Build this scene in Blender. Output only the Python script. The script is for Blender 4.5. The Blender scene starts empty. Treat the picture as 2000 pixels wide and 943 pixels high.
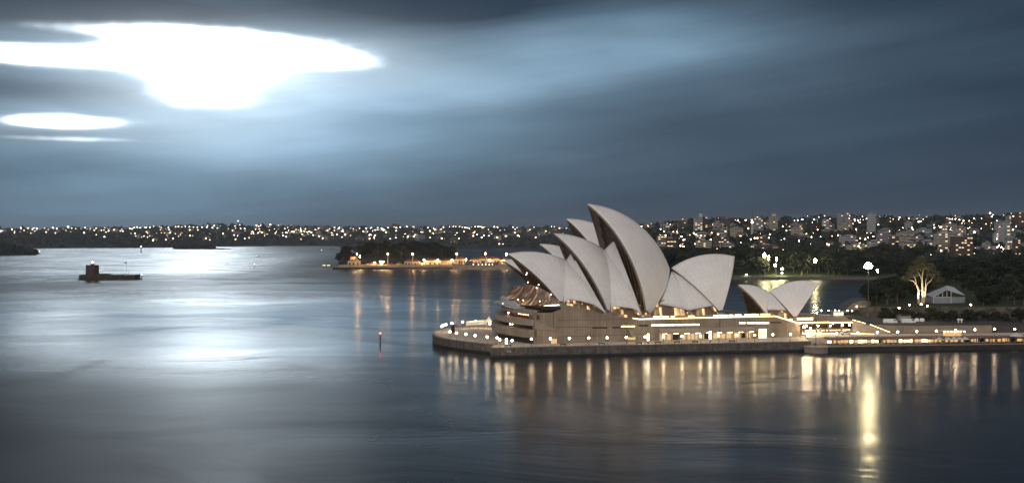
import bpy, math, random
from mathutils import Vector, Matrix, noise as mnoise
R = math.radians
rnd = random.Random(7)
scene = bpy.context.scene
col = scene.collection

# ------------------------------------------------------------------ camera
F, H, YH, CX = 2224.0, 51.7, 461.0, 1000.0          # focal length (px), eye height (m), horizon row, centre column
cam_d = bpy.data.cameras.new("camera"); cam = bpy.data.objects.new("camera", cam_d); col.objects.link(cam)
cam.location = (0, 0, H); cam.rotation_euler = (R(90), 0, 0)
cam_d.sensor_width = 36; cam_d.lens = 36*F/2000; cam_d.shift_y = -10.5/2000
cam_d.clip_start = 1; cam_d.clip_end = 60000
scene.camera = cam
scene.view_settings.view_transform = 'Standard'; scene.view_settings.look = 'None'
scene.view_settings.exposure = 0; scene.view_settings.gamma = 1
scene.view_settings.use_curve_mapping = False
try:
    scene.cycles.sample_clamp_indirect = 6
    scene.cycles.max_bounces = 5
except Exception: pass

# ------------------------------------------------------------------ node maths
class N:
    def __init__(s, nt, sock): s.nt, s.s = nt, sock
    def _op(s, op, *a):
        n = s.nt.nodes.new('ShaderNodeMath'); n.operation = op
        for i, v in enumerate((s,)+a):
            if isinstance(v, N): s.nt.links.new(v.s, n.inputs[i])
            else: n.inputs[i].default_value = v
        return N(s.nt, n.outputs[0])
    def __add__(s, o): return s._op('ADD', o)
    def __radd__(s, o): return s._op('ADD', o)
    def __sub__(s, o): return s._op('SUBTRACT', o)
    def __rsub__(s, o): return s._op('MULTIPLY', -1.0)+o
    def __mul__(s, o): return s._op('MULTIPLY', o)
    def __rmul__(s, o): return s._op('MULTIPLY', o)
    def __truediv__(s, o): return s._op('DIVIDE', o)
    def pow(s, o): return s._op('POWER', o)
    def exp(s): return s._op('EXPONENT')
    def sin(s): return s._op('SINE')
    def max(s, o): return s._op('MAXIMUM', o)
    def min(s, o): return s._op('MINIMUM', o)
    def smooth(s, a, b, x=0.0, y=1.0):
        n = s.nt.nodes.new('ShaderNodeMapRange'); n.interpolation_type = 'SMOOTHSTEP'
        s.nt.links.new(s.s, n.inputs[0])
        for i, v in enumerate((a, b, x, y)): n.inputs[1+i].default_value = v
        return N(s.nt, n.outputs[0])
def comb(nt, x, y, z):
    n = nt.nodes.new('ShaderNodeCombineXYZ')
    for i, v in enumerate((x, y, z)):
        if isinstance(v, N): nt.links.new(v.s, n.inputs[i])
        else: n.inputs[i].default_value = v
    return n.outputs[0]
def noise_n(nt, vec, scale=1.0, detail=2.0, rough=0.5, dist=0.0):
    n = nt.nodes.new('ShaderNodeTexNoise'); n.inputs['Scale'].default_value = scale
    n.inputs['Detail'].default_value = detail; n.inputs['Roughness'].default_value = rough
    n.inputs['Distortion'].default_value = dist
    if vec is not None: nt.links.new(vec, n.inputs['Vector'])
    return N(nt, n.outputs[0])
def mixc(nt, fac, a, b):
    n = nt.nodes.new('ShaderNodeMix'); n.data_type = 'RGBA'
    for i, v in ((0, fac), (6, a), (7, b)):
        if isinstance(v, N): nt.links.new(v.s, n.inputs[i])
        elif hasattr(v, 'links'): nt.links.new(v, n.inputs[i])
        elif i == 0: n.inputs[i].default_value = v
        else: n.inputs[i].default_value = (*v, 1)
    return n.outputs[2]

# ------------------------------------------------------------------ world: heavy overcast at first light
world = bpy.data.worlds.new("World"); scene.world = world; world.use_nodes = True
nt = world.node_tree; nt.nodes.clear()
out = nt.nodes.new('ShaderNodeOutputWorld'); bg = nt.nodes.new('ShaderNodeBackground')
nt.links.new(bg.outputs[0], out.inputs[0])
tc = nt.nodes.new('ShaderNodeTexCoord'); sp = nt.nodes.new('ShaderNodeSeparateXYZ')
nt.links.new(tc.outputs['Generated'], sp.inputs[0])
dx, dy, dz = (N(nt, sp.outputs[i]) for i in range(3))
az = dx._op('ARCTAN2', dy); el = dz.min(0.9999).max(-0.9999)._op('ARCSINE')
def sky_uv(px, py):
    a = math.atan((px-CX)/F); return a, math.atan((YH-py)/F*math.cos(a))
streak = noise_n(nt, comb(nt, az*3.0, el*22.0, 0.3), 1.0, 3.0, 0.5)
warp = noise_n(nt, comb(nt, az*7.0, el*30.0, 3.3), 1.0, 2.0, 0.5)
soft = noise_n(nt, comb(nt, az*5.0, el*11.0+az*1.5, 7.0), 1.0, 2.0, 0.45)
def blob(px, py, sx, sy, slope=0.0):
    a, e = sky_uv(px, py)
    u = (az-a)*(F/sx); v = (el-e-(az-a)*slope)*(F/sy)
    return (u*u+v*v+(warp-0.5)*0.9)
def gauss(px, py, sx, sy, slope=0.0): return (blob(px, py, sx, sy, slope)*-1.0).exp()
def disc(px, py, sx, sy, slope=0.0, hard=0.35): return blob(px, py, sx, sy, slope).smooth(1+hard*2.2, 1-hard)
# brightness of the cloud deck, dark to the right and overhead
fibre = noise_n(nt, comb(nt, az*2.2+el*3.0, el*48.0-az*6.0, 21.0), 1.0, 5.0, 0.62)
lum = 0.040 + gauss(430, 185, 470, 175, 0.0)*0.50 + gauss(110, 390, 420, 120)*0.20 + gauss(1190, 88, 300, 60, -0.05)*0.42 \
      + gauss(900, 175, 420, 75, 0.22)*0.30 + gauss(980, 300, 620, 120, 0.1)*0.11 + gauss(1650, 60, 450, 50, -0.1)*0.03
lum = lum*(0.62+streak*0.30+soft*0.30+fibre*0.40)-0.05+(fibre-0.5)*0.06+(soft-0.5)*0.05
lum = lum - gauss(880, 22, 300, 58, -0.12)*0.26 - gauss(120, 15, 420, 34)*0.32 - gauss(110, 178, 250, 24)*0.26 \
      - gauss(60, 262, 200, 10)*0.12
lum = lum.max(0.0)
wz = noise_n(nt, comb(nt, az*9.0, el*16.0, 12.0), 1.0, 4.0, 0.6)
f = gauss(425, 92, 235, 42, -0.02)*1.0 + gauss(398, 165, 112, 56)*0.95 + gauss(90, 108, 260, 22)*0.85 + gauss(610, 110, 135, 23, -0.10)*0.72 \
    + gauss(120, 238, 125, 15)*0.95 + gauss(110, 271, 190, 8)*0.50 + gauss(300, 62, 330, 16)*0.30
f = f+(wz-0.5)*0.80+(streak-0.5)*0.25+(fibre-0.5)*0.20-0.03 - gauss(120, 76, 210, 14)*0.20 - gauss(330, 128, 60, 10)*0.15
core = f.smooth(0.10, 1.25)*f.smooth(0.10, 1.0)*f.smooth(0.0, 0.7)*1.15
core = core + gauss(430, 112, 360, 78)*0.055 + gauss(398, 190, 200, 85)*0.075 + gauss(600, 128, 260, 48)*0.035 + gauss(110, 245, 240, 36)*0.03
core = core.max(0.0)
# beyond the picture: dark cloud overhead, a paler western sky behind the viewer that lights the near sides
back = (dy*-1.0+0.25*el+0.1).smooth(-0.05, 0.9)
high = el.smooth(0.19, 0.29)
front = mixc(nt, lum.min(1.0), (0.028, 0.050, 0.080), (0.40, 0.64, 0.86))
hc = mixc(nt, high, front, (0.030, 0.037, 0.048))
wc = nt.nodes.new('ShaderNodeVectorMath'); wc.operation = 'ADD'
cs = comb(nt, core*5.4, core*6.0, core*6.4)
nt.links.new(hc, wc.inputs[0]); nt.links.new(cs, wc.inputs[1])
fin = mixc(nt, back, wc.outputs[0], (0.72, 0.70, 0.70))
nt.links.new(fin, bg.inputs[0]); bg.inputs[1].default_value = 1.0

# one very soft, weak sun: the pale western cloud behind the viewer's left shoulder
sd = bpy.data.lights.new("soft_sun", 'SUN'); sd.energy = 0.55; sd.angle = R(35); sd.color = (1, 0.95, 0.9)
so = bpy.data.objects.new("soft_sun", sd); col.objects.link(so); so.rotation_euler = (R(62), 0, R(-28))

# ------------------------------------------------------------------ placing and building helpers
def gp(px, py, z=0.0):
    Y = F*(H-z)/(py-YH); return Vector(((px-CX)/F*Y, Y, z))
def at(px, py, Y): return Vector(((px-CX)/F*Y, Y, H-(py-YH)/F*Y))
def ipol(pts, x):
    if x <= pts[0][0]: return pts[0][1]
    for (a, b), (c, d) in zip(pts, pts[1:]):
        if x <= c: return b+(d-b)*(x-a)/(c-a)
    return pts[-1][1]
class MB:
    def __init__(s): s.v, s.f, s.m, s.uv = [], [], [], []
    def quad(s, a, b, c, d, m=0, uv=None):
        i = len(s.v); s.v += [tuple(a), tuple(b), tuple(c), tuple(d)]; s.f.append((i, i+1, i+2, i+3)); s.m.append(m)
        s.uv += uv if uv else [(0, 0), (1, 0), (1, 1), (0, 1)]
    def tri(s, a, b, c, m=0):
        i = len(s.v); s.v += [tuple(a), tuple(b), tuple(c)]; s.f.append((i, i+1, i+2)); s.m.append(m); s.uv += [(0, 0), (1, 0), (0, 1)]
    def poly(s, pts, m=0):
        i = len(s.v); s.v += [tuple(p) for p in pts]; s.f.append(tuple(range(i, i+len(pts)))); s.m.append(m); s.uv += [(p[0], p[1]) for p in pts]
    def prism(s, pts, z0, z1, m=0, mt=None, ms=None):      # pts: plan outline (counter-clockwise); z may be a list for a sloping top
        n = len(pts); zt = z1 if isinstance(z1, (list, tuple)) else [z1]*n; zb = z0 if isinstance(z0, (list, tuple)) else [z0]*n
        L = 0
        for i in range(n):
            j = (i+1) % n; a, b = pts[i], pts[j]; l = math.hypot(b[0]-a[0], b[1]-a[1])
            s.quad((a[0], a[1], zb[i]), (b[0], b[1], zb[j]), (b[0], b[1], zt[j]), (a[0], a[1], zt[i]), m if ms is None else ms,
                   [(L, zb[i]), (L+l, zb[j]), (L+l, zt[j]), (L, zt[i])]); L += l
        s.poly([(p[0], p[1], z) for p, z in zip(pts, zt)], m if mt is None else mt)
        s.poly([(p[0], p[1], z) for p, z in zip(reversed(pts), reversed(zb))], m)
    def box(s, c, h, rz=0.0, m=0):                           # c centre of the base, h = (half x, half y, height)
        ca, sa = math.cos(rz), math.sin(rz)
        p = [(c[0]+x*ca-y*sa, c[1]+x*sa+y*ca) for x, y in ((-h[0], -h[1]), (h[0], -h[1]), (h[0], h[1]), (-h[0], h[1]))]
        s.prism(p, c[2], c[2]+h[2], m)
    def lathe(s, prof, c=(0, 0, 0), n=12, m=0):              # prof: (r, z)
        for k in range(n):
            a0, a1 = 2*math.pi*k/n, 2*math.pi*(k+1)/n
            for (r0, z0), (r1, z1) in zip(prof, prof[1:]):
                P = lambda r, z, a: (c[0]+r*math.cos(a), c[1]+r*math.sin(a), c[2]+z)
                if r0 < 1e-5: s.tri(P(0, z0, 0), P(r1, z1, a1), P(r1, z1, a0), m)
                elif r1 < 1e-5: s.tri(P(r0, z0, a0), P(r0, z0, a1), P(0, z1, 0), m)
                else: s.quad(P(r0, z0, a0), P(r0, z0, a1), P(r1, z1, a1), P(r1, z1, a0), m)
    def tube(s, pts, rad, n=6, m=0):
        pts = [Vector(p) for p in pts]; rs = rad if isinstance(rad, (list, tuple)) else [rad]*len(pts); rings = []
        for i, p in enumerate(pts):
            d = (pts[min(i+1, len(pts)-1)]-pts[max(i-1, 0)]).normalized()
            u = d.cross(Vector((0, 0, 1)) if abs(d.z) < 0.95 else Vector((1, 0, 0))).normalized(); w = u.cross(d)
            rings.append([p+(u*math.cos(2*math.pi*k/n)+w*math.sin(2*math.pi*k/n))*rs[i] for k in range(n)])
        for a, b in zip(rings, rings[1:]):
            for k in range(n): s.quad(a[k], b[k], b[(k+1) % n], a[(k+1) % n], m)
        s.poly(rings[-1], m); s.poly(list(reversed(rings[0])), m)
    def grid(s, P, m=0, uv=None, flip=False):                # P[i][j]
        for i in range(len(P)-1):
            for j in range(len(P[0])-1):
                q = [(i, j), (i+1, j), (i+1, j+1), (i, j+1)]
                if flip: q = q[::-1]
                s.quad(*[P[a][b] for a, b in q], m, [uv[a][b] for a, b in q] if uv else None)
    def ball(s, c, r, n=10, m=0, squash=1.0):
        prof = [(r*math.sin(math.pi*k/(n//2)), -r*squash*math.cos(math.pi*k/(n//2))) for k in range(n//2+1)]
        prof[0] = (0, prof[0][1]); prof[-1] = (0, prof[-1][1]); s.lathe(prof, c, n, m)
    def mesh(s, name, mats, smooth=False, weld=False):
        me = bpy.data.meshes.new(name); me.from_pydata(s.v, [], s.f)
        for mt in (mats if isinstance(mats, (list, tuple)) else [mats]): me.materials.append(mt)
        me.polygons.foreach_set('material_index', s.m)
        ul = me.uv_layers.new(name='UVMap'); ul.data.foreach_set('uv', [c for uv in s.uv for c in uv])
        if weld:
            import bmesh
            bm = bmesh.new(); bm.from_mesh(me); bmesh.ops.remove_doubles(bm, verts=bm.verts, dist=0.002); bm.to_mesh(me); bm.free()
        if smooth: me.polygons.foreach_set('use_smooth', [True]*len(me.polygons))
        me.update(); return me
    def build(s, name, mats, parent=None, smooth=False, weld=False, loc=None):
        o = bpy.data.objects.new(name, s.mesh(name, mats, smooth, weld)); col.objects.link(o)
        if parent: o.parent = parent
        if loc is not None: o.location = loc
        return o
def tag(o, label=None, cat=None, group=None, kind=None):
    if label: o['label'] = label
    if cat: o['category'] = cat
    if group: o['group'] = group
    if kind: o['kind'] = kind
    return o
def empty(name, loc=(0, 0, 0), rz=0.0, label=None, cat=None, group=None):
    o = bpy.data.objects.new(name, None); o.empty_display_size = 1; col.objects.link(o)
    o.location = loc; o.rotation_euler = (0, 0, rz); return tag(o, label, cat, group)
def kids(o): return KID.get(o.name, [])
KID = {}
def copy_tree(o, loc=None, rz=None, label=None, scale=None, group=None, parent=None, skip=()):
    c = o.copy(); col.objects.link(c)
    if parent: c.parent = parent
    for k in o.children:
        if k.name.split('.')[0] in skip: continue
        copy_tree(k, parent=c)
    if loc is not None: c.location = loc
    if rz is not None: c.rotation_euler = (0, 0, rz)
    if scale is not None: c.scale = scale if isinstance(scale, (tuple, list)) else (scale,)*3
    if label: c['label'] = label
    if group: c['group'] = group
    return c

# ------------------------------------------------------------------ materials
def pmat(name, c, rough=0.8, var=0.18, scale=0.4, metal=0.0, bump=0.0, spec=0.3, stripe=None, emis=None):
    m = bpy.data.materials.new(name); m.use_nodes = True; nt = m.node_tree
    b = nt.nodes['Principled BSDF']; b.inputs['Roughness'].default_value = rough; b.inputs['Metallic'].default_value = metal
    b.inputs['Specular IOR Level'].default_value = spec
    tc = nt.nodes.new('ShaderNodeTexCoord')
    n = noise_n(nt, tc.outputs['Object'], scale, 4.0, 0.6)
    lo = tuple(x*(1-var) for x in c); hi = tuple(min(1, x*(1+var)) for x in c)
    colr = mixc(nt, n.smooth(0.3, 0.7), lo, hi)
    if stripe:                                             # vertical boards or seams along the wall's own run, from its UVs
        w, d, k = stripe
        sp = nt.nodes.new('ShaderNodeSeparateXYZ'); nt.links.new(tc.outputs['UV'], sp.inputs[0])
        u = N(nt, sp.outputs[k])/w; fr = u._op('FRACT'); ln = (fr-0.5)._op('ABSOLUTE').smooth(0.40, 0.49)
        wn = nt.nodes.new('ShaderNodeTexWhiteNoise'); wn.noise_dimensions = '1D'; nt.links.new(u._op('FLOOR').s, wn.inputs['W'])
        tone = N(nt, wn.outputs[0])
        v = 1.0-ln*d-tone*0.16
        sc = nt.nodes.new('ShaderNodeVectorMath'); sc.operation = 'SCALE'; nt.links.new(colr, sc.inputs[0]); nt.links.new(v.s, sc.inputs[3]); colr = sc.outputs[0]
    nt.links.new(colr, b.inputs['Base Color'])
    if bump:
        bp = nt.nodes.new('ShaderNodeBump'); bp.inputs['Strength'].default_value = bump; bp.inputs['Distance'].default_value = 0.3
        n2 = noise_n(nt, tc.outputs['Object'], scale*4, 4.0, 0.6); nt.links.new(n2.s, bp.inputs['Height']); nt.links.new(bp.outputs[0], b.inputs['Normal'])
    if emis: b.inputs['Emission Color'].default_value = (*emis[0], 1); b.inputs['Emission Strength'].default_value = emis[1]
    return m
def emat(name, c, s, sample=True):
    m = bpy.data.materials.new(name); m.use_nodes = True; nt = m.node_tree; nt.nodes.clear()
    o = nt.nodes.new('ShaderNodeOutputMaterial'); e = nt.nodes.new('ShaderNodeEmission')
    e.inputs[0].default_value = (*c, 1); e.inputs[1].default_value = s; nt.links.new(e.outputs[0], o.inputs[0])
    if not sample: m.cycles.emission_sampling = 'NONE'
    return m
M = {}
M['granite'] = pmat('pink_granite_boards', (0.265, 0.212, 0.158), 0.75, 0.2, 0.12, stripe=(1.25, 0.35, 0))
M['granite_plain'] = pmat('pink_granite', (0.27, 0.225, 0.185), 0.7, 0.12, 0.3)
M['paving'] = pmat('granite_paving', (0.46, 0.40, 0.34), 0.7, 0.15, 0.25)
M['seawall'] = pmat('weathered_seawall', (0.125, 0.108, 0.092), 0.9, 0.3, 0.5, stripe=(6.0, 0.25, 0), bump=0.3)
M['tide'] = pmat('wet_tide_band', (0.03, 0.027, 0.022), 0.6, 0.3, 0.6)
M['concrete'] = pmat('bare_concrete', (0.26, 0.215, 0.175), 0.8, 0.12, 0.4)
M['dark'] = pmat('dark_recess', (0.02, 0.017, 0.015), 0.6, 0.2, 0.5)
M['bronze'] = pmat('bronze_mullion', (0.16, 0.10, 0.06), 0.45, 0.2, 0.6, metal=0.5)
M['glass'] = pmat('brown_glass', (0.03, 0.018, 0.012), 0.12, 0.3, 0.3, spec=0.6)
M['steel'] = pmat('painted_steel', (0.06, 0.06, 0.06), 0.5, 0.1, 1.0)
M['white'] = pmat('white_paint', (0.72, 0.72, 0.70), 0.6, 0.06, 0.8)
M['foliage'] = pmat('dark_leaves', (0.020, 0.026, 0.014), 0.8, 0.45, 0.35)
M['foliage2'] = pmat('olive_leaves', (0.030, 0.033, 0.018), 0.8, 0.4, 0.35)
M['bark'] = pmat('grey_bark', (0.16, 0.13, 0.10), 0.9, 0.3, 1.5)
M['palebark'] = pmat('pale_gum_bark', (0.55, 0.45, 0.33), 0.8, 0.15, 1.0)
M['grass'] = pmat('lawn', (0.030, 0.042, 0.016), 0.9, 0.3, 0.08)
M['scrub'] = pmat('wooded_slope', (0.022, 0.025, 0.022), 0.95, 0.4, 0.02)
M['rock'] = pmat('sandstone', (0.07, 0.058, 0.042), 0.9, 0.5, 0.25, bump=0.6)
M['asphalt'] = pmat('asphalt', (0.055, 0.053, 0.05), 0.85, 0.2, 0.4)
M['grey'] = pmat('grey_render', (0.28, 0.28, 0.30), 0.8, 0.12, 0.2)
M['cream'] = pmat('cream_render', (0.46, 0.40, 0.31), 0.8, 0.1, 0.2)
M['brick'] = pmat('red_brick', (0.13, 0.085, 0.07), 0.85, 0.2, 0.5)
M['roof'] = pmat('terracotta_roof', (0.11, 0.07, 0.055), 0.8, 0.25, 0.5)
M['slate'] = pmat('slate_roof', (0.09, 0.09, 0.10), 0.7, 0.2, 0.5)
M['navy'] = pmat('naval_grey_paint', (0.085, 0.09, 0.10), 0.6, 0.12, 0.2)
M['lamp'] = emat('lamp_glow', (1.0, 0.74, 0.44), 52.0)
M['strip'] = emat('strip_light', (1.0, 0.72, 0.36), 5.0)
M['bay'] = emat('bay_lamp_glow', (1.0, 0.74, 0.42), 330.0)
M['warm'] = emat('warm_interior_light', (1.0, 0.66, 0.32), 3.0)
M['sodium'] = emat('sodium_lamp', (1.0, 0.50, 0.17), 1100.0)
M['flood'] = emat('flood_lamp', (1.0, 0.84, 0.48), 200.0)
M['farlamp'] = emat('far_street_light', (1.0, 0.82, 0.58), 24.0, False)
M['farlamp2'] = emat('far_orange_light', (1.0, 0.60, 0.32), 15.0, False)
M['window_lit'] = emat('lit_window', (1.0, 0.72, 0.40), 1.5, False)
M['house_lit'] = emat('house_window_light', (1.0, 0.74, 0.45), 14.0, False)
M['red'] = pmat('red_paint', (0.45, 0.03, 0.02), 0.6, 0.1, 1.0)
M['reds'] = emat('red_signal_light', (1.0, 0.12, 0.06), 12.0)
# ------------------------------------------------------------------ water: one sheet to the horizon
def water_mat():
    m = bpy.data.materials.new('harbour_water'); m.use_nodes = True; nt = m.node_tree
    b = nt.nodes['Principled BSDF']
    b.inputs['Base Color'].default_value = (0.012, 0.017, 0.024, 1); b.inputs['IOR'].default_value = 1.34
    b.inputs['Specular IOR Level'].default_value = 0.5
    g = nt.nodes.new('ShaderNodeNewGeometry'); sp = nt.nodes.new('ShaderNodeSeparateXYZ'); nt.links.new(g.outputs['Position'], sp.inputs[0])
    X, Y = N(nt, sp.outputs[0]), N(nt, sp.outputs[1])
    # tide lines and slow eddies: bands of ruffled and slick water that wind about each other
    w1 = noise_n(nt, comb(nt, X*0.006, Y*0.006, 1.0), 1.0, 2.0, 0.5)
    w2 = noise_n(nt, comb(nt, X*0.006, Y*0.006, 9.0), 1.0, 2.0, 0.5)
    eddy = noise_n(nt, comb(nt, X*0.010+w1*3.0, Y*0.016+w2*3.0, 4.0), 1.0, 4.0, 0.55, 0.5)
    fine = noise_n(nt, comb(nt, X*0.03+w1*3.0, Y*0.07+w2*3.0, 2.0), 1.0, 4.0, 0.6)
    big = noise_n(nt, comb(nt, X*0.0016, Y*0.0028, 5.0), 1.0, 3.0, 0.5)
    yb = Y+(w1-0.5)*200.0+(eddy-0.5)*220.0+X*0.10
    yc = Y+(w2-0.5)*150.0+(eddy-0.5)*120.0+(fine-0.5)*40.0
    near = (yb+X*0.18).smooth(500, 230); left = (X+(w2-0.5)*80.0).smooth(10, -90)
    rough = 0.185+eddy.smooth(0.38, 0.66)*0.07+(fine-0.5)*0.04+(big-0.5)*0.08+near*left*0.22+Y.smooth(900, 1500)*(X+Y*0.25).smooth(-100, 350)*0.16-left*yc.smooth(400, 560)*Y.smooth(1050, 820)*0.065-X.smooth(-250, -520)*Y.smooth(1100, 1700)*0.11+Y.smooth(560, 1300)*0.10
    nt.links.new(rough.max(0.07).s, b.inputs['Roughness'])
    def swell(xc, yc, sx, sy, a):                          # a low standing swell of the tide race, facing the viewer's side
        g1 = (X-xc+(w1-0.5)*60.0)/sx; g2 = (Y-yc+(w2-0.5)*70.0+(eddy-0.5)*50.0)/sy
        return ((g1*g1*-1.0).exp())*g2._op('TANH')*a
    h = (eddy*0.50+fine*0.04)*Y.smooth(1500, 500, 0.0, 1.0)+big*1.2
    h = h+swell(-235, 890, 70, 26, 1.2)+swell(-118, 492, 26, 20, 0.35)
    bp = nt.nodes.new('ShaderNodeBump'); bp.inputs['Strength'].default_value = 1.0; bp.inputs['Distance'].default_value = 1.0
    nt.links.new(h.s, bp.inputs['Height'])
    # at such flat angles one sees mostly the near faces of the small waves: lean the mean surface that way far out
    tm = noise_n(nt, comb(nt, X*0.004+w1, Y*0.012+w2, 6.0), 1.0, 4.0, 0.6)
    tilt = Y.smooth(620, 1900)*(0.012+(X*-1.0).smooth(110, 420)*0.040)*(0.55+tm*0.9)
    tilt = tilt+((yb-452)*(yb-452)*(-1/1100.0)).exp()*left*(eddy-0.47)*0.12
    def current(pts, w, a):                                # a slick line where two currents meet
        best = None
        for (x0, y0), (x1, y1) in zip(pts, pts[1:]):
            ex, ey = x1-x0, y1-y0; L2 = ex*ex+ey*ey
            px_, py_ = X+(w1-0.5)*26.0-x0, Y+(w2-0.5)*50.0+(eddy-0.5)*26.0-y0
            t = ((px_*ex+py_*ey)*(1.0/L2)).max(0.0).min(1.0); qx, qy = px_-t*ex, (py_-t*ey)*0.6
            d2 = qx*qx+qy*qy; best = d2 if best is None else best.min(d2)
        return (best*(-1.0/(w*w))).exp()*(0.35+fine)*a
    tilt = tilt+current([(-215, 440), (-190, 462), (-160, 480), (-118, 497), (-96, 470), (-78, 446)], 6.0, 0.022)+current([(-182, 398), (-165, 416), (-166, 440), (-168, 470)], 5.0, 0.030) \
        +current([(-190, 1040), (-118, 880), (-72, 710), (-52, 600)], 7.0, 0.016)+current([(-130, 430), (-105, 446), (-80, 440), (-52, 436)], 4.0, 0.014)
    va = nt.nodes.new('ShaderNodeVectorMath'); va.operation = 'ADD'; nt.links.new(bp.outputs[0], va.inputs[0]); nt.links.new(comb(nt, 0.0, tilt*-1.0, 0.0), va.inputs[1])
    vn = nt.nodes.new('ShaderNodeVectorMath'); vn.operation = 'NORMALIZE'; nt.links.new(va.outputs[0], vn.inputs[0]); nt.links.new(vn.outputs[0], b.inputs['Normal'])
    return m
M['water'] = water_mat()
b = MB(); b.quad((-13500, -2500, 0), (13500, -2500, 0), (13500, 13500, 0), (-13500, 13500, 0))
tag(b.build('water', M['water']), kind='structure')

# ------------------------------------------------------------------ the point: promenade, sea walls
DZ = 4.5
front = [gp(958, 678, DZ), gp(1230, 672.6, DZ), gp(1584, 665.6, DZ)]
front = [(p.x, p.y) for p in front]
nose_px = [(968, 671), (952, 670), (927.5, 667.6), (904, 665), (881, 662), (863, 659), (849, 655), (844.6, 650), (847, 646), (855, 642.5), (868, 640), (888, 637.5), (912, 635.5)]
nose = [gp(a, c, DZ) for a, c in nose_px]; nose = [(p.x, p.y) for p in nose]
backpts = [(-4, 618), (40, 636), (100, 652), (150, 668), (178, 690)]
land_r = [(262, 830), (330, 1000), (520, 1000), (520, 535)]
quay_end = (front[-1][0], front[-1][1])
# outline counter-clockwise seen from above
deck = [front[0], front[1], front[2], (136.5, 523.0), (270, 539.5), (270, 700), (178, 690)] + backpts[::-1][1:] + nose[::-1]
b = MB(); b.prism(deck, -3, DZ-0.25, 0)
tag(b.build('promenade', [M['paving']]), kind='structure')
def wall_band(name, pts, z0, z1, thick, label, cat, mats=None, coping=0.35, side=1):
    root = empty(name, (pts[0][0], pts[0][1], 0), 0, label, cat)
    def off(d):
        o = []
        for i, p in enumerate(pts):
            a = pts[max(i-1, 0)]; c = pts[min(i+1, len(pts)-1)]
            t = Vector((c[0]-a[0], c[1]-a[1])).normalized(); n = Vector((-t.y, t.x))*side
            o.append((p[0]+n.x*d-pts[0][0], p[1]+n.y*d-pts[0][1]))
        return o
    def ring(d0, d1, za, zb, nm, mt):
        o1, o2 = off(d0), off(d1); q = MB(); L = 0
        for i in range(len(pts)-1):
            l = math.hypot(pts[i+1][0]-pts[i][0], pts[i+1][1]-pts[i][1])
            for (A, B) in ((o1, o2),):
                q.quad((*A[i], za), (*A[i+1], za), (*A[i+1], zb), (*A[i], zb), 0, [(L, za), (L+l, za), (L+l, zb), (L, zb)])
                q.quad((*B[i+1], za), (*B[i], za), (*B[i], zb), (*B[i+1], zb), 0, [(L, za), (L+l, za), (L+l, zb), (L, zb)])
                q.quad((*A[i], zb), (*A[i+1], zb), (*B[i+1], zb), (*B[i], zb), 0, [(L, 0), (L+l, 0), (L+l, 1), (L, 1)])
                q.quad((*A[i+1], za), (*A[i], za), (*B[i], za), (*B[i+1], za), 0)
            L += l
        for e in (0, -1): q.quad((*o1[e], za), (*o2[e], za), (*o2[e], zb), (*o1[e], zb), 0)
        q.build(nm, mt, root)
    ring(-0.02, thick, z0, z1-coping, 'wall_face', M['seawall'])
    ring(-0.12, thick+0.1, z1-coping, z1, 'coping', M['concrete'])
    ring(-0.10, thick-0.1, -0.6, 0.9, 'tide_band', M['tide'])
    return root
wall_band('sea_wall', [(front[0][0]+1.5, 503.5), front[0], front[1], front[2], (136.5, 522.0)], -2.5, DZ, 1.1, 'long straight brown sea wall below the podium side of the white-shelled building', 'sea wall')
wall_band('sea_wall', [(q[0], q[1]) for q in nose[::-1]][0:], -2.5, DZ, 1.1, 'curved sea wall round the rounded tip of the promenade at the left', 'sea wall')
wall_band('sea_wall', backpts[::-1]+[nose[-1]], -2.5, DZ, 1.1, 'far sea wall on the cove side behind the white-shelled building', 'sea wall')

# ------------------------------------------------------------------ the white-shelled building
opera = empty('opera_house', (60, 545, DZ), 0, 'large white-shelled performance hall on its granite podium at the waterfront', 'opera house')
OFF = Vector((60, 545, DZ))
def ob(mb, name, mats, smooth=False, weld=False, parent=None):
    mb.v = [(x-OFF.x, y-OFF.y, z-OFF.z) for x, y, z in mb.v]
    return mb.build(name, mats, parent or opera, smooth, weld)

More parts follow.
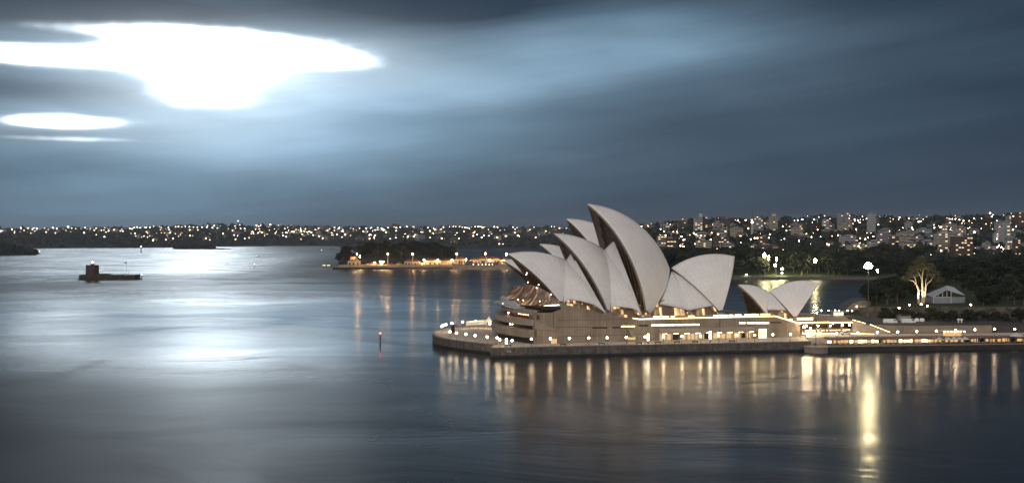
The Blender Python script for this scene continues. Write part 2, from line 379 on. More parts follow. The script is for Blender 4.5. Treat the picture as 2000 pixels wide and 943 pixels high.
def shell_mat(name, c, line=0.09):
    m = bpy.data.materials.new(name); m.use_nodes = True; nt = m.node_tree
    b = nt.nodes['Principled BSDF']; b.inputs['Roughness'].default_value = 0.42; b.inputs['Specular IOR Level'].default_value = 0.4
    tc = nt.nodes.new('ShaderNodeTexCoord'); sp = nt.nodes.new('ShaderNodeSeparateXYZ'); nt.links.new(tc.outputs['UV'], sp.inputs[0])
    u, v = N(nt, sp.outputs[0]), N(nt, sp.outputs[1])           # u: rib number, v: metres up the rib
    fu = u._op('FRACT'); lu = (fu-0.5)._op('ABSOLUTE')
    chev = v/2.3+lu*1.3                                          # the tile lids meet in chevrons between the ribs
    lv = (chev._op('FRACT')-0.5)._op('ABSOLUTE').smooth(0.36, 0.5)
    rib = lu.smooth(0.40, 0.5)
    wn = nt.nodes.new('ShaderNodeTexWhiteNoise'); wn.noise_dimensions = '2D'
    nt.links.new(comb(nt, u._op('FLOOR'), chev._op('FLOOR'), 0.0), wn.inputs['Vector'])
    n = noise_n(nt, tc.outputs['Object'], 0.09, 4.0, 0.6)
    k = 1.0-rib*line*1.1-lv*line-N(nt, wn.outputs[0])*0.055-n.smooth(0.35, 0.7)*0.06
    sc = nt.nodes.new('ShaderNodeVectorMath'); sc.operation = 'SCALE'; sc.inputs[0].default_value = c
    nt.links.new(k.s, sc.inputs[3]); nt.links.new(sc.outputs[0], b.inputs['Base Color'])
    bp = nt.nodes.new('ShaderNodeBump'); bp.inputs['Strength'].default_value = 0.35; bp.inputs['Distance'].default_value = 0.1
    nt.links.new(((rib+lv)*-1.0).s, bp.inputs['Height']); nt.links.new(bp.outputs[0], b.inputs['Normal'])
    return m
M['tile'] = shell_mat('cream_roof_tiles', (0.80, 0.755, 0.715))

class Hall:
    def __init__(s, O, ang): s.O = Vector(O); s.u = Vector((math.cos(ang), math.sin(ang), 0)); s.n = Vector((math.sin(ang), -math.cos(ang), 0))
    def w(s, p): return s.O+s.u*p[0]+s.n*p[1]+Vector((0, 0, p[2]))
    def pt(s, px, py, b=0.0):                              # where the sight line meets the plane b = const
        d = Vector(((px-CX)/F, 1, -(py-YH)/F)); o = Vector((0, 0, H))
        base = s.O+s.n*b; k = (base-o).dot(s.n)/d.dot(s.n) if True else 0
        q = o+d*k; r = q-s.O
        return Vector((r.dot(s.u), b, q.z))
def sphere_c(T, E, Fp, Rr):
    a, b_ = E-T, Fp-T; n = a.cross(b_); nn = n.length_squared
    cc = T+(b_.length_squared*(n.cross(a))*-1+a.length_squared*(n.cross(b_))*-1*-1)/(2*nn)*1.0 if False else None
    # circumcentre
    cc = T+((a.length_squared*b_.cross(n))*-1+(b_.length_squared*a.cross(n)))*(-1)/(2*nn)*1.0
    # verify orientation numerically
    for sgn in (1, -1):
        c2 = T+((a.length_squared*b_)-(b_.length_squared*a)).cross(a.cross(b_))*sgn/(2*nn)
        if abs((c2-T).length-(c2-E).length) < 1e-3 and abs((c2-T).length-(c2-Fp).length) < 1e-3: cc = c2
    rc = (cc-T).length; Rr = max(Rr, rc*1.01)
    h = math.sqrt(Rr*Rr-rc*rc); nu = n.normalized(); c1, c2 = cc+nu*h, cc-nu*h
    up = Vector((0, 1, 0.6))
    return (c1 if c1.dot(up) < c2.dot(up) else c2), Rr
def slerp(c, A, B, t):
    a, b_ = (A-c), (B-c); ra, rb = a.length, b_.length; a, b_ = a/ra, b_/rb
    th = math.acos(max(-1, min(1, a.dot(b_))))
    if th < 1e-6: return A.copy()
    return c+(a*math.sin((1-t)*th)+b_*math.sin(t*th))/math.sin(th)*(ra*(1-t)+rb*t)
class Shell:
    """one roof shell: ribs fan from the foot F up to the ridge T-E in the plane of symmetry, all on one sphere"""
    def __init__(s, hall, T, E, Fp, Rr=62.0, r0=0.05):
        s.h, s.T, s.E, s.F, s.r0 = hall, T, E, Fp, r0
        s.c, s.R = sphere_c(T, E, Fp, Rr)
        s.rc = Vector((s.c.x, 0, s.c.z)); s.rr = math.sqrt(max(1, s.R**2-s.c.y**2))
        s.a0 = math.atan2(T.z-s.c.z, T.x-s.c.x); s.a1 = math.atan2(E.z-s.c.z, E.x-s.c.x)
        while s.a1-s.a0 > math.pi: s.a1 -= 2*math.pi
        while s.a1-s.a0 < -math.pi: s.a1 += 2*math.pi
    def ridge(s, k):
        a = s.a0+(s.a1-s.a0)*k; return Vector((s.c.x+s.rr*math.cos(a), 0, s.c.z+s.rr*math.sin(a)))
    def p(s, k, r, inset=0.0):
        q = slerp(s.c, s.F, s.ridge(k), s.r0+(1-s.r0)*r)
        if inset: q = q-(q-s.c).normalized()*inset
        if inset and q.y < 0: q.y = 0
        return q
    def build(s, name='shell', ks=28, rs=26, thick=1.3, nrib=None):
        mb = MB(); L = (s.ridge(0)-s.F).length; wd = (s.T-s.E).length; nrib = nrib or max(6, int(wd/3.4))
        for sg in (1, -1):
            def W(q): return s.h.w((q.x, q.y*sg, q.z))
            G = [[W(s.p(i/ks, j/rs)) for j in range(rs+1)] for i in range(ks+1)]
            I = [[W(s.p(i/ks, j/rs, thick)) for j in range(rs+1)] for i in range(ks+1)]
            UV = [[(i/ks*nrib, j/rs*L) for j in range(rs+1)] for i in range(ks+1)]
            mb.grid(G, 0, UV, flip=(sg == 1)); mb.grid(I, 1, UV, flip=(sg == -1))
            for i in (0, ks):
                mb.grid([G[i], I[i]], 1)
            mb.grid([[G[i][0] for i in range(ks+1)], [I[i][0] for i in range(ks+1)]], 1)
        return ob(mb, name, [M['tile'], M['concrete']], True, True)
    def glass(s, k=0.10, lo=0.0, n=15):
        """glazed wall closing the mouth a little way in, with tall bronze mullions"""
        W = lambda q: s.h.w(q)
        mb = MB(); rows = 24; P = []
        for j in range(rows+1):
            q = s.p(k, lo+(1-lo)*j/rs_(rows), 1.4)
            P.append([W((q.x, q.y*f, q.z)) for f in [1-2*i/10 for i in range(11)]])
        mb.grid(P); g = ob(mb, 'glass_wall', [M['glass']])
        mm = MB(); Q = [s.p(k, lo+(1-lo)*j/60, 1.5) for j in range(61)]; ymax = Q[0].y
        for i in range(-n, n+1):
            yb = ymax*i/(n+0.5); ch = [q for q in Q if q.y >= abs(yb)]
            if len(ch) < 2: continue
            sgn = -1 if s.E.x > s.T.x else 1
            a = [W((q.x+sgn*0.1, yb, q.z)) for q in ch]; c2 = [W((q.x+sgn*0.8, yb, q.z)) for q in ch]
            t = s.h.n*0.12
            for A, B, C, D in zip(a, a[1:], c2[1:], c2):
                mm.quad(A+t, B+t, C+t, D+t); mm.quad(A-t, D-t, C-t, B-t); mm.quad(D+t, C+t, C-t, D-t)
        ob(mm, 'mullion', [M['bronze']], parent=None)
def rs_(x): return x
def poly_at(L, t):
    x = t*(len(L)-1); i = min(int(x), len(L)-2); return L[i].lerp(L[i+1], x-i)
def patch(hall, A, B, C, cen=None, Rr=70, n=14, thick=0.5, name='side_shell', arch=0.0, mirror=True, nrib=5, both=True, low=None):
    """three-cornered side shell A-B-C (A the apex); arch lifts the lower edge B-C"""
    c, _ = sphere_c(A, B, C, Rr) if cen is None else (cen, 0)
    mb = MB()
    for sg in ((1, -1) if both else (1,)):
        G, I, UV = [], [], []
        for i in range(n+1):
            lowp = poly_at([B]+low+[C], i/n) if low else slerp(c, B, C, i/n) if arch == 0 else B.lerp(C, i/n)+Vector((0, 0, arch*math.sin(math.pi*i/n)))
            if arch or low: lowp = c+(lowp-c).normalized()*_
            ro, ri, uo = [], [], []
            for j in range(n+1):
                q = slerp(c, lowp, A, 0.999*j/n); qi = q-(q-c).normalized()*thick
                ro.append(hall.w((q.x, q.y*sg, q.z))); ri.append(hall.w((qi.x, qi.y*sg, qi.z))); uo.append((i/n*nrib, j/n*(A-B).length))
            G.append(ro); I.append(ri); UV.append(uo)
        mb.grid(G, 0, UV, flip=(sg == 1)); mb.grid(I, 1, UV, flip=(sg == -1))
        for i in (0, n): mb.grid([G[i], I[i]], 1)
        mb.grid([[g[0] for g in G], [g[0] for g in I]], 1)
    return ob(mb, name, [M['tile'], M['concrete']], True, True)
def lift(p, z): return Vector((p.x, p.y, z))

CH = Hall((35.7, 540, 0), math.atan(0.285))
# concert hall: three shells rising to the highest, one facing back to the forecourt
T1, T2, T3, T4 = CH.pt(1147, 398), CH.pt(1082, 455.5), CH.pt(992, 495.5), CH.pt(1435, 500.5)
E1 = CH.pt(1308, 524); E2 = CH.pt(1180, 487); E3 = CH.pt(1105, 508)
F1, F2, F3, F4 = CH.pt(1264, 619, 20.5), CH.pt(1190, 614, 18.5), CH.pt(1098, 594, 15.5), CH.pt(1409, 612, 17.5)
A1 = Shell(CH, T1, E1, F1, 58); A2 = Shell(CH, T2, E2, F2, 58); A3 = Shell(CH, T3, E3, F3, 58); A4 = Shell(CH, T4, CH.pt(1311, 523), F4, 58)
for s, nn in ((A1, 5), (A2, 5), (A3, 6)):
    s.build(); s.glass(0.08, 0.0, nn)
A4.build(); A4.glass(0.1, 0.0, 10)
# side shells between the feet
W = CH
patch(CH, E3, F3+Vector((0.6, 0, 0.5)), F2+Vector((-1.5, 0, 0.5)), low=[CH.pt(1109, 583, 15.5), CH.pt(1134, 587, 16.2), CH.pt(1160, 594, 17.2)], nrib=6, n=20)
patch(CH, E2, F2+Vector((1.2, 0, 0.5)), F1+Vector((-2.5, 0, 0.5)), low=[CH.pt(1197, 597, 18.4), CH.pt(1218, 599, 18.8), CH.pt(1240, 602, 19.8)], nrib=6, n=20)
# inner louvre shells under the next mouth
patch(CH, CH.pt(1116, 493), E3+Vector((0.2, 0.3, 0)), F2+Vector((-1.0, -1, 0.3)), name='inner_shell', nrib=4)
patch(CH, CH.pt(1199, 470), E2+Vector((0.2, 0.3, 0)), F1+Vector((-1.8, -1, 0.3)), name='inner_shell', nrib=4)
# southern side shells
apex = CH.pt(1312, 530, 0.5)
Bl, Bm, Br = CH.pt(1288, 594, 15.5), CH.pt(1346, 606, 17.5), CH.pt(1399, 596, 14.6)
patch(CH, apex, Bl, Bm, nrib=4); patch(CH, apex+Vector((0.3, 0.2, 0)), Bm, Br, nrib=4)

# opera theatre: the parallel row behind
JH = Hall((28, 585, 0), math.atan(0.19))
J1, J2, J3 = JH.pt(1105.6, 427), JH.pt(1054, 476), JH.pt(982, 508.5)
K1, K2, K3 = JH.pt(1255, 520), JH.pt(1135, 497), JH.pt(1070, 515)
def jf(px, b, z): q = JH.pt(px, 560, b); return Vector((q.x, b, z))
B1 = Shell(JH, J1, K1, jf(1212, 17.5, 15), 56); B2 = Shell(JH, J2, K2, jf(1150, 16, 16), 56); B3 = Shell(JH, J3, K3, jf(1078, 13.5, 20), 56)
B4 = Shell(JH, JH.pt(1360, 548), JH.pt(1272, 540), jf(1352, 15, 15), 56)
for s, nn in ((B1, 4), (B2, 4), (B3, 5)): s.build(); s.glass(0.08, 0.0, nn)
B4.build()
patch(JH, K3, B3.F, B2.F, arch=4); patch(JH, K2, B2.F, B1.F, arch=4)

# restaurant: the small pair at the right
RH = Hall((0, 0, 0), math.atan(0.30)); q0 = at(1501, 569, 548); RH.O = Vector((q0.x, q0.y, 0))
RT1, RT2 = RH.pt(1441.5, 555.5), RH.pt(1599.5, 552.5)
RE = RH.pt(1501, 569.5)
RF1, RF2 = RH.pt(1498, 615, 9.0), RH.pt(1553, 622, 10.5)
C1 = Shell(RH, RT1, RE, RF1, 40); C2 = Shell(RH, RT2, RH.pt(1503, 569.5), RF2, 44)
C1.build(); C1.glass(0.10, 0.0, 4); C2.build(); C2.glass(0.06, 0.0, 7)
patch(RH, RE+Vector((0.2, 0.1, 0)), RH.pt(1499, 605, 8.2), RH.pt(1536, 606, 9.0), nrib=4)
# ------------------------------------------------------------------ podium: a flat granite wall towards the water, curved tiers at the north end
WP = Vector((58, 515, 0)); WS = Vector((0.9625, 0.2714, 0)).normalized(); WD = Vector((-WS.y, WS.x, 0))
def P(s, d, z=0.0): return WP+WS*s+WD*d+Vector((0, 0, z))
def wp(px, py, d=0.0):                                     # sight line onto the wall plane at depth d: returns (s, z)
    dr = Vector(((px-CX)/F, 1, -(py-YH)/F)); o = Vector((0, 0, H)); base = P(0, d)
    k = (base-o).dot(WD)/dr.dot(WD); q = o+dr*k; return (q-WP).dot(WS), q.z
def ws(px): return wp(px, 650)[0]
top = [(1043, 611), (1080, 610), (1093, 604), (1106, 599.5), (1130, 599.5), (1158, 606), (1182, 616), (1210, 617.5), (1236, 622), (1248, 624), (1514, 618), (1563, 633)]
prof = [wp(a, c) for a, c in top]
DEPTH = 92
pm = MB()
def dep(s): return max(30, min(DEPTH, 40+(s-prof[0][0])*2.2))
for (s0, z0), (s1, z1) in zip(prof, prof[1:]):
    pm.quad(P(s0, 0, DZ-0.3), P(s1, 0, DZ-0.3), P(s1, 0, z1), P(s0, 0, z0), 0, [(s0, 4), (s1, 4), (s1, z1), (s0, z0)])
    pm.quad(P(s1, dep(s1), DZ-0.3), P(s0, dep(s0), DZ-0.3), P(s0, dep(s0), z0), P(s1, dep(s1), z1), 0, [(s0, 4), (s1, 4), (s1, z1), (s0, z0)])
    pm.quad(P(s0, 0, z0), P(s1, 0, z1), P(s1, dep(s1), z1), P(s0, dep(s0), z0), 1, [(s0, 0), (s1, 0), (s1, DEPTH), (s0, DEPTH)])
sE, zE = prof[-1]; s0, z0 = prof[0]
pm.quad(P(sE, 0, DZ-0.3), P(sE, DEPTH, DZ-0.3), P(sE, DEPTH, zE), P(sE, 0, zE), 0, [(0, 4), (DEPTH, 4), (DEPTH, zE), (0, zE)])
pm.quad(P(s0, dep(s0), DZ-0.3), P(s0, 0, DZ-0.3), P(s0, 0, z0), P(s0, dep(s0), z0), 0)
ob(pm, 'podium', [M['granite'], M['granite_plain']])

def arc(s_end, s_nose, s_back, n=22):                      # plan of a tier: convex towards the north
    pts = []
    for i in range(n+1):
        t = i/n; d = DEPTH*t; bul = math.sin(math.pi*t)**0.8
        q = P(s_end+(s_nose-s_end-1.5)*bul+18*t*t, d); pts.append((q.x, q.y))
    a, c = P(s_back+22, DEPTH), P(s_back, 0)
    return [(c.x, c.y)]+[(a.x, a.y)]+pts[::-1] if False else pts[::-1]+[(c.x, c.y), (a.x, a.y)]
def tier(name, s_end, s_nose, s_back, z0, z1, mats):
    pts = arc(s_end, s_nose, s_back); q = MB(); q.prism(pts, z0, z1)
    if sum((pts[i-1][0]*pts[i][1]-pts[i][0]*pts[i-1][1]) for i in range(len(pts))) < 0:
        q = MB(); q.prism(pts[::-1], z0, z1)
    return ob(q, name, mats)
sC = ws(1035)
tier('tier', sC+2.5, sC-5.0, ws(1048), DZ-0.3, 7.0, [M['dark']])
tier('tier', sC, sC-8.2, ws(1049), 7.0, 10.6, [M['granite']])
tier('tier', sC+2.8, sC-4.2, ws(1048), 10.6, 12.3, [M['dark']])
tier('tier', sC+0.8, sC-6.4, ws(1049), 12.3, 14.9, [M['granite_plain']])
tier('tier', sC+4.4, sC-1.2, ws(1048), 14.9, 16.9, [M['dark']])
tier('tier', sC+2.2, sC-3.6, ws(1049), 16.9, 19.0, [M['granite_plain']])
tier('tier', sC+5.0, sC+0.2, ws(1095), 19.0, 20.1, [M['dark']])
wall_panel_n = 0
def panel(px0, py0, px1, py1, name, mt, out=0.06, thick=0.25, py0b=None, py1b=None):
    """a plate on the podium wall given by its corners"""
    a, c = wp(px0, py0), wp(px0, py1); e, f = wp(px1, py0b if py0b is not None else py0), wp(px1, py1b if py1b is not None else py1)
    q = MB(); o0, o1 = -out, thick-out
    A, B, C_, D = [P(s, o0, z) for s, z in (c, f, e, a)]; A2, B2, C2, D2 = [P(s, o1, z) for s, z in (c, f, e, a)]
    uv = [(c[0], c[1]), (f[0], f[1]), (e[0], e[1]), (a[0], a[1])]
    q.quad(A, B, C_, D, 0, uv); q.quad(B2, A2, D2, C2, 0); q.quad(A, A2, B2, B, 0); q.quad(D, C_, C2, D2, 0); q.quad(A, D, D2, A2, 0); q.quad(B, B2, C2, C_, 0)
    return ob(q, name, [mt])
# long slot windows
panel(1156, 638.2, 1186, 641, 'window', M['dark']); panel(1196, 638, 1212, 640.6, 'window', M['dark'])
for x0, x1 in ((1213.5, 1221), (1222, 1231), (1232, 1240)): panel(x0, 636, x1, 638.3, 'window', M['strip'], py0b=635.7, py1b=638)
panel(1247, 634, 1266, 637, 'window', M['dark'])
for k in range(6): panel(1272+k*15.8, 633.4-k*0.25, 1286.8+k*15.8, 636.2-k*0.25, 'window', M['strip'])
for x0, x1 in ((1444, 1456), (1459, 1474), (1475, 1488), (1489, 1502)): panel(x0, 629, x1, 631.8, 'window', M['strip'])
panel(1502.5, 628.2, 1526, 630.6, 'window', M['dark'])
panel(1405.2, 620.4, 1406, 664, 'wall_seam', M['dark'], 0.03)
panel(1080, 610.5, 1081.2, 644, 'wall_seam', M['dark'], 0.03)
panel(1084, 638.2, 1155, 638.8, 'wall_seam', M['dark'], 0.04)
for yy0, yy1 in ((624.5, 622.6), (657.2, 651.2)): panel(1090, yy0, 1286, yy0+.5, 'wall_seam', M['dark'], 0.03, py0b=yy1, py1b=yy1+.5)
# the stair cut diagonally into the wall
panel(1044, 624.5, 1082, 642.5, 'stair_soffit', M['strip'] if False else M['granite_plain'], 0.35, 0.3, py0b=641.0, py1b=643.5)
# lights along the top edge of the podium
def edge_strip(pts, dz, r, name, mt, dd=0.0):
    q = MB()
    for a, c in zip(pts, pts[1:]):
        A, B = wp(*a), wp(*c)
        for (u0, u1) in ((dz, dz+r),):
            p0, p1 = P(A[0], dd-0.25, A[1]+u0), P(B[0], dd-0.25, B[1]+u0); p2, p3 = P(B[0], dd-0.25, B[1]+u1), P(A[0], dd-0.25, A[1]+u1)
            w_ = WD*0.35
            q.quad(p0, p1, p2, p3); q.quad(p1+w_, p0+w_, p3+w_, p2+w_); q.quad(p3, p2, p2+w_, p3+w_); q.quad(p0, p0+w_, p1+w_, p1)
    return ob(q, name, [mt])
edge_strip([(1236, 622), (1248, 624), (1514, 618), (1563, 633)], 0.05, 0.38, 'light_strip', M['strip'])
for x0, x1, yy in ((1277, 1288, 619.3), (1291, 1306, 619), (1311, 1318, 619), (1345, 1356, 618.5), (1394, 1402, 617), (1404, 1421, 616.6), (1424, 1432, 616.3), (1436, 1448, 616), (1455, 1466, 615.5), (1468, 1482, 615), (1486, 1504, 614.5)):
    A, B = wp(x0, yy, 3.0), wp(x1, yy, 3.0); q = MB(); w_ = WD*0.3
    a, c, d, e = P(A[0], 3, A[1]), P(B[0], 3, B[1]), P(B[0], 3, B[1]+0.5), P(A[0], 3, A[1]+0.5)
    q.quad(a, c, d, e); q.quad(c+w_, a+w_, e+w_, d+w_); q.quad(e, d, d+w_, e+w_); ob(q, 'balustrade_light', [M['strip']])
q = MB()                                                    # balustrade behind the strip
A, B = wp(1250, 620, 3.4), wp(1512, 614.5, 3.4); q.quad(P(A[0], 3.4, 13.9), P(B[0], 3.4, 13.9), P(B[0], 3.4, 15.2), P(A[0], 3.4, 15.2)); w_ = WD*0.2
q.quad(P(A[0], 3.6, 15.2), P(B[0], 3.6, 15.2), P(B[0], 3.6, 13.9), P(A[0], 3.6, 13.9)); q.quad(P(A[0], 3.4, 15.2), P(B[0], 3.4, 15.2), P(B[0], 3.6, 15.2), P(A[0], 3.6, 15.2))
ob(q, 'balustrade', [M['concrete']])
# the lit ground-floor arcade under its long canopy
panel(1288, 649.5, 1470, 666.5, 'arcade_wall', M['cream'], 0.10, 0.4, py0b=646.5, py1b=661.0)
a0, a1 = ws(1287), ws(1471)
q = MB(); pts = [P(a0, -4.2), P(a1, -4.2), P(a1, 0.2), P(a0, 0.2)]
q.prism([(p.x, p.y) for p in pts], [7.7, 7.7, 8.2, 8.2], [8.1, 8.1, 9.6, 9.6]); ob(q, 'arcade_canopy', [M['granite_plain']])
rr = random.Random(3); s = a0+0.6; k = 0
while s < a1-2.5:
    w = rr.choice([1.7, 2.4, 3.0, 3.6]); mt = M['dark'] if k % 5 == 2 else M['arc_lit'] if 'arc_lit' in M else None
    if mt is None: M['arc_lit'] = emat('shop_window_light', (1.0, 0.68, 0.33), 0.85); mt = M['arc_lit']
    q = MB(); zt = 7.2 if k % 3 else 6.7
    q.box((0, 0, 0), (w/2, 0.08, zt-DZ-0.15)); o = MB()
    c0 = P(s+w/2, -0.22, DZ+0.05); ang = math.atan2(WS.y, WS.x)
    o.box((c0.x, c0.y, c0.z), (w/2, 0.08, zt-DZ-0.15), ang); ob(o, 'window' if k % 5 != 2 else 'door', [mt])
    s += w+rr.choice([0.25, 0.4, 0.9]); k += 1
for i in range(13):                                         # arcade posts
    c0 = P(a0+0.5+(a1-a0-1)*i/12, -3.9, DZ-0.2); q = MB(); q.box((c0.x, c0.y, c0.z), (0.14, 0.14, 3.3), math.atan2(WS.y, WS.x)); ob(q, 'canopy_post', [M['concrete']])
for i in range(9):
    c0 = P(a0+2+(a1-a0-4)*i/8, -2.2, 7.35); q = MB(); q.box((c0.x, c0.y, c0.z), (1.1, 0.15, 0.12), math.atan2(WS.y, WS.x)); ob(q, 'ceiling_light', [emat('arcade_light', (1, 0.72, 0.4), 14.0)] if i == 0 else [bpy.data.materials['arcade_light']])
M['door_lit'] = emat('open_doorway_light', (1.0, 0.82, 0.42), 3.2)
panel(1482, 642, 1497, 664, 'doorway', M['door_lit'], 0.1, 0.3, py0b=641.8, py1b=663.4)
panel(1485, 647, 1487, 655, 'door_frame', M['bronze'], 0.18, 0.1); panel(1491, 645, 1493, 653, 'door_frame', M['bronze'], 0.18, 0.1)
panel(1076, 661.5, 1087.5, 673.2, 'doorway', M['arc_lit'], 0.1, 0.3)
panel(1226, 655.5, 1241, 663, 'doorway', M['arc_lit'], 0.1, 0.3)
# folded hood over the stage-side opening
a, c, d = wp(1222, 657), wp(1225, 641), wp(1247, 656.5); q = MB()
ap = P(c[0], -0.1, c[1]); l, r_, m_ = P(a[0], -0.1, a[1]), P(d[0], -0.1, d[1]), P((a[0]*0.65+d[0]*0.35), -3.0, a[1]-0.2)
q.tri(l, m_, ap); q.tri(m_, r_, ap); q.tri(ap, m_, l); q.tri(l, r_, m_); ob(q, 'entrance_hood', [M['granite_plain']])
# recessed dark openings at the foot of the curved tier
# bits of light and red seating on the open terraces
redm = pmat('red_seating', (0.30, 0.03, 0.03), 0.7, 0.3, 2.0)
def on_arc(s_end, s_nose, t, z): return P(s_end+(s_nose-s_end-1.5)*math.sin(math.pi*t)**0.8+18*t*t, DEPTH*t, z)
for k in range(12):
    t = 0.02+k*0.03; p = on_arc(sC+4.0, sC-1.8, t, 14.95); q = MB(); q.box(p, (0.9, 0.25, 0.85), R(100)); ob(q, 'terrace_seat', [redm])
for k in range(10):
    t = 0.005+k*0.022; p = on_arc(sC+4.1, sC-1.5, t, 16.35); q = MB(); q.box(p, (0.35, 0.12, 0.18), R(100)); ob(q, 'ceiling_light', [M['sodium'] if False else bpy.data.materials['arcade_light']])
for t, z, rr_ in ((0.20, 11.8, 0.22), (0.32, 16.2, 0.3), (0.17, 11.9, 0.16)):
    p = on_arc(sC+0.2, sC-5.6 if z < 12 else sC-2.6, t, z); q = MB(); q.ball(p, rr_); ob(q, 'wall_lamp', [M['lamp']])
def foyer_mat():
    m = bpy.data.materials.new('foyer_glass'); m.use_nodes = True; nt = m.node_tree; b = nt.nodes['Principled BSDF']
    b.inputs['Roughness'].default_value = 0.25; tc = nt.nodes.new('ShaderNodeTexCoord'); sp = nt.nodes.new('ShaderNodeSeparateXYZ'); nt.links.new(tc.outputs['UV'], sp.inputs[0])
    u, v = N(nt, sp.outputs[0]), N(nt, sp.outputs[1])
    lines = ((u/1.6)._op('FRACT')-0.5)._op('ABSOLUTE').smooth(0.38, 0.46).max(((v/2.3)._op('FRACT')-0.5)._op('ABSOLUTE').smooth(0.42, 0.48))
    wn = nt.nodes.new('ShaderNodeTexWhiteNoise'); wn.noise_dimensions = '2D'; nt.links.new(comb(nt, (u/1.6)._op('FLOOR'), (v/2.3)._op('FLOOR'), 0.0), wn.inputs['Vector'])
    n2 = noise_n(nt, comb(nt, u*0.16, v*0.15, 4.0), 1.0, 2.0, 0.5)
    e = (N(nt, wn.outputs[0]).smooth(0.45, 1.0)*n2.smooth(0.38, 0.62)*1.3+n2.smooth(0.5, 0.7)*0.25+0.04)*(1.0-lines*0.85)
    nt.links.new(mixc(nt, lines, (0.05, 0.028, 0.018), (0.13, 0.085, 0.055)), b.inputs['Base Color'])
    b.inputs['Emission Color'].default_value = (1.0, 0.62, 0.28, 1); nt.links.new((e*1.7).s, b.inputs['Emission Strength'])
    return m
M['foyer'] = foyer_mat()
def foyer(hall, A, B, zlo, zhiA, zhiB, inset=1.6, lean=3.0, hump=0.0, both=True):
    """glazed foyer wall between two shell feet"""
    n = 12; L = (B-A).length
    for sg in ((1, -1) if both else (1,)):
        mb = MB(); rows = []
        for i in range(n+1):
            t = i/n; b0 = (A.y+(B.y-A.y)*t)-inset; x = A.x+(B.x-A.x)*t; zh = zhiA+(zhiB-zhiA)*t+hump*math.sin(math.pi*t)
            rows.append([hall.w((x, b0*sg, zlo)), hall.w((x, (b0-lean*0.5)*sg, (zlo+zh)/2)), hall.w((x, (b0-lean)*sg, zh))])
        uv = [[(i/n*L, 0), (i/n*L, (zhiA-zlo)/2), (i/n*L, zhiA-zlo)] for i in range(n+1)]
        mb.grid(rows, 0, uv, flip=(sg == -1)); ob(mb, 'foyer_window', [M['foyer']])
foyer(CH, F3, F2, 14, 25.0, 20, hump=1.0)
foyer(CH, F2, F1, 13, 20.5, 19.5, hump=1.0)
foyer(CH, F1+Vector((0, 0, 0)), Bm, 13.5, 17, 18.5, inset=2.2, hump=4.0, lean=2.4)
foyer(CH, Bm, F4, 13.5, 18, 17, inset=2.0, hump=4.0, lean=2.4)
foyer(RH, RH.pt(1503, 612, 8.5), RF2, 12.5, 16, 15, inset=1.0, lean=1.0, hump=1.5)
foyer(JH, B3.F, B2.F, 14, 24, 20, hump=3); foyer(JH, B2.F, B1.F, 13, 20, 19, hump=3)
# pedestals where the ribs gather, and the slim column between the two southern windows
def pedestal(hall, Fp, r=1.5, z0=13.0, both=True):
    for sg in (1, -1):
        p = hall.w((Fp.x, Fp.y*sg, 0)); q = MB(); q.lathe([(r*1.25, z0), (r, Fp.z+0.6), (0, Fp.z+0.6)], (p.x, p.y, 0), 8); ob(q, 'pedestal', [M['concrete']])
for h_, f_ in ((CH, F1), (CH, F2), (CH, F3), (CH, F4), (JH, B1.F), (JH, B2.F), (JH, B3.F), (JH, B4.F)): pedestal(h_, f_)
pedestal(RH, RF1, 0.8, 12.5); pedestal(RH, RF2, 0.9, 9.5)
for sg in (1, -1):
    q = MB(); q.tube([CH.w((Bm.x, Bm.y*sg, 13.5)), CH.w((Bm.x, (Bm.y-0.4)*sg, Bm.z+0.4))], 0.45, 6); ob(q, 'column', [M['concrete']])
# the flaring bronze glass walls at the harbour end, over pale curved visors
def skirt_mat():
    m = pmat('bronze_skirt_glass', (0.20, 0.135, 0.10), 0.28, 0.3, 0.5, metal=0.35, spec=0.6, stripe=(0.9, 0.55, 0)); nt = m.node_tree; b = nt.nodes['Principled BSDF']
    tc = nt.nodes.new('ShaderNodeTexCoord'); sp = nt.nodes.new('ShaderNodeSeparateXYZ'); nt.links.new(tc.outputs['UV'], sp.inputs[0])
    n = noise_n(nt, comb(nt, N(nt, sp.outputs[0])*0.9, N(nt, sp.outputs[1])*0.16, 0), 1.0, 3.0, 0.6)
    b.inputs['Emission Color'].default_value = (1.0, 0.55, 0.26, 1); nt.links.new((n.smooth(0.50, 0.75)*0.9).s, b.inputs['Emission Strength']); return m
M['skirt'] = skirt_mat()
M['visor'] = pmat('pale_visor_roof', (0.42, 0.43, 0.45), 0.35, 0.1, 0.3)
def interp(L, t):
    x = t*(len(L)-1); i = min(int(x), len(L)-2); return L[i].lerp(L[i+1], x-i)
def sweep(hall, topL, botL, name, mt, n=30, m=8, sag=0.0, thick=0.0):
    mb = MB()
    for sg in (1, -1):
        G, UV = [], []
        for i in range(n+1):
            a, c = interp(topL, i/n), interp(botL, i/n); row, ur = [], []
            for j in range(m+1):
                q = a.lerp(c, j/m); q = q+Vector((sag*math.sin(math.pi*j/m), 0, -sag*0.8*math.sin(math.pi*j/m)))
                row.append(hall.w((q.x, q.y*sg, q.z))); ur.append((i/n*26, j/m*10))
            G.append(row); UV.append(ur)
        mb.grid(G, 0, UV, flip=(sg == -1))
        if thick:
            G2 = [[p-Vector((0, 0, thick)) for p in r_] for r_ in G]; mb.grid(G2, 0, UV, flip=(sg == 1))
            mb.grid([[r_[-1] for r_ in G], [r_[-1] for r_ in G2]], 0)
    return ob(mb, name, [mt], True, True)
ct = [CH.pt(1026, 557, 0), CH.pt(1036, 556, 3), CH.pt(1052, 560, 7), CH.pt(1070, 570, 11), CH.pt(1093, 590, 14.6)]
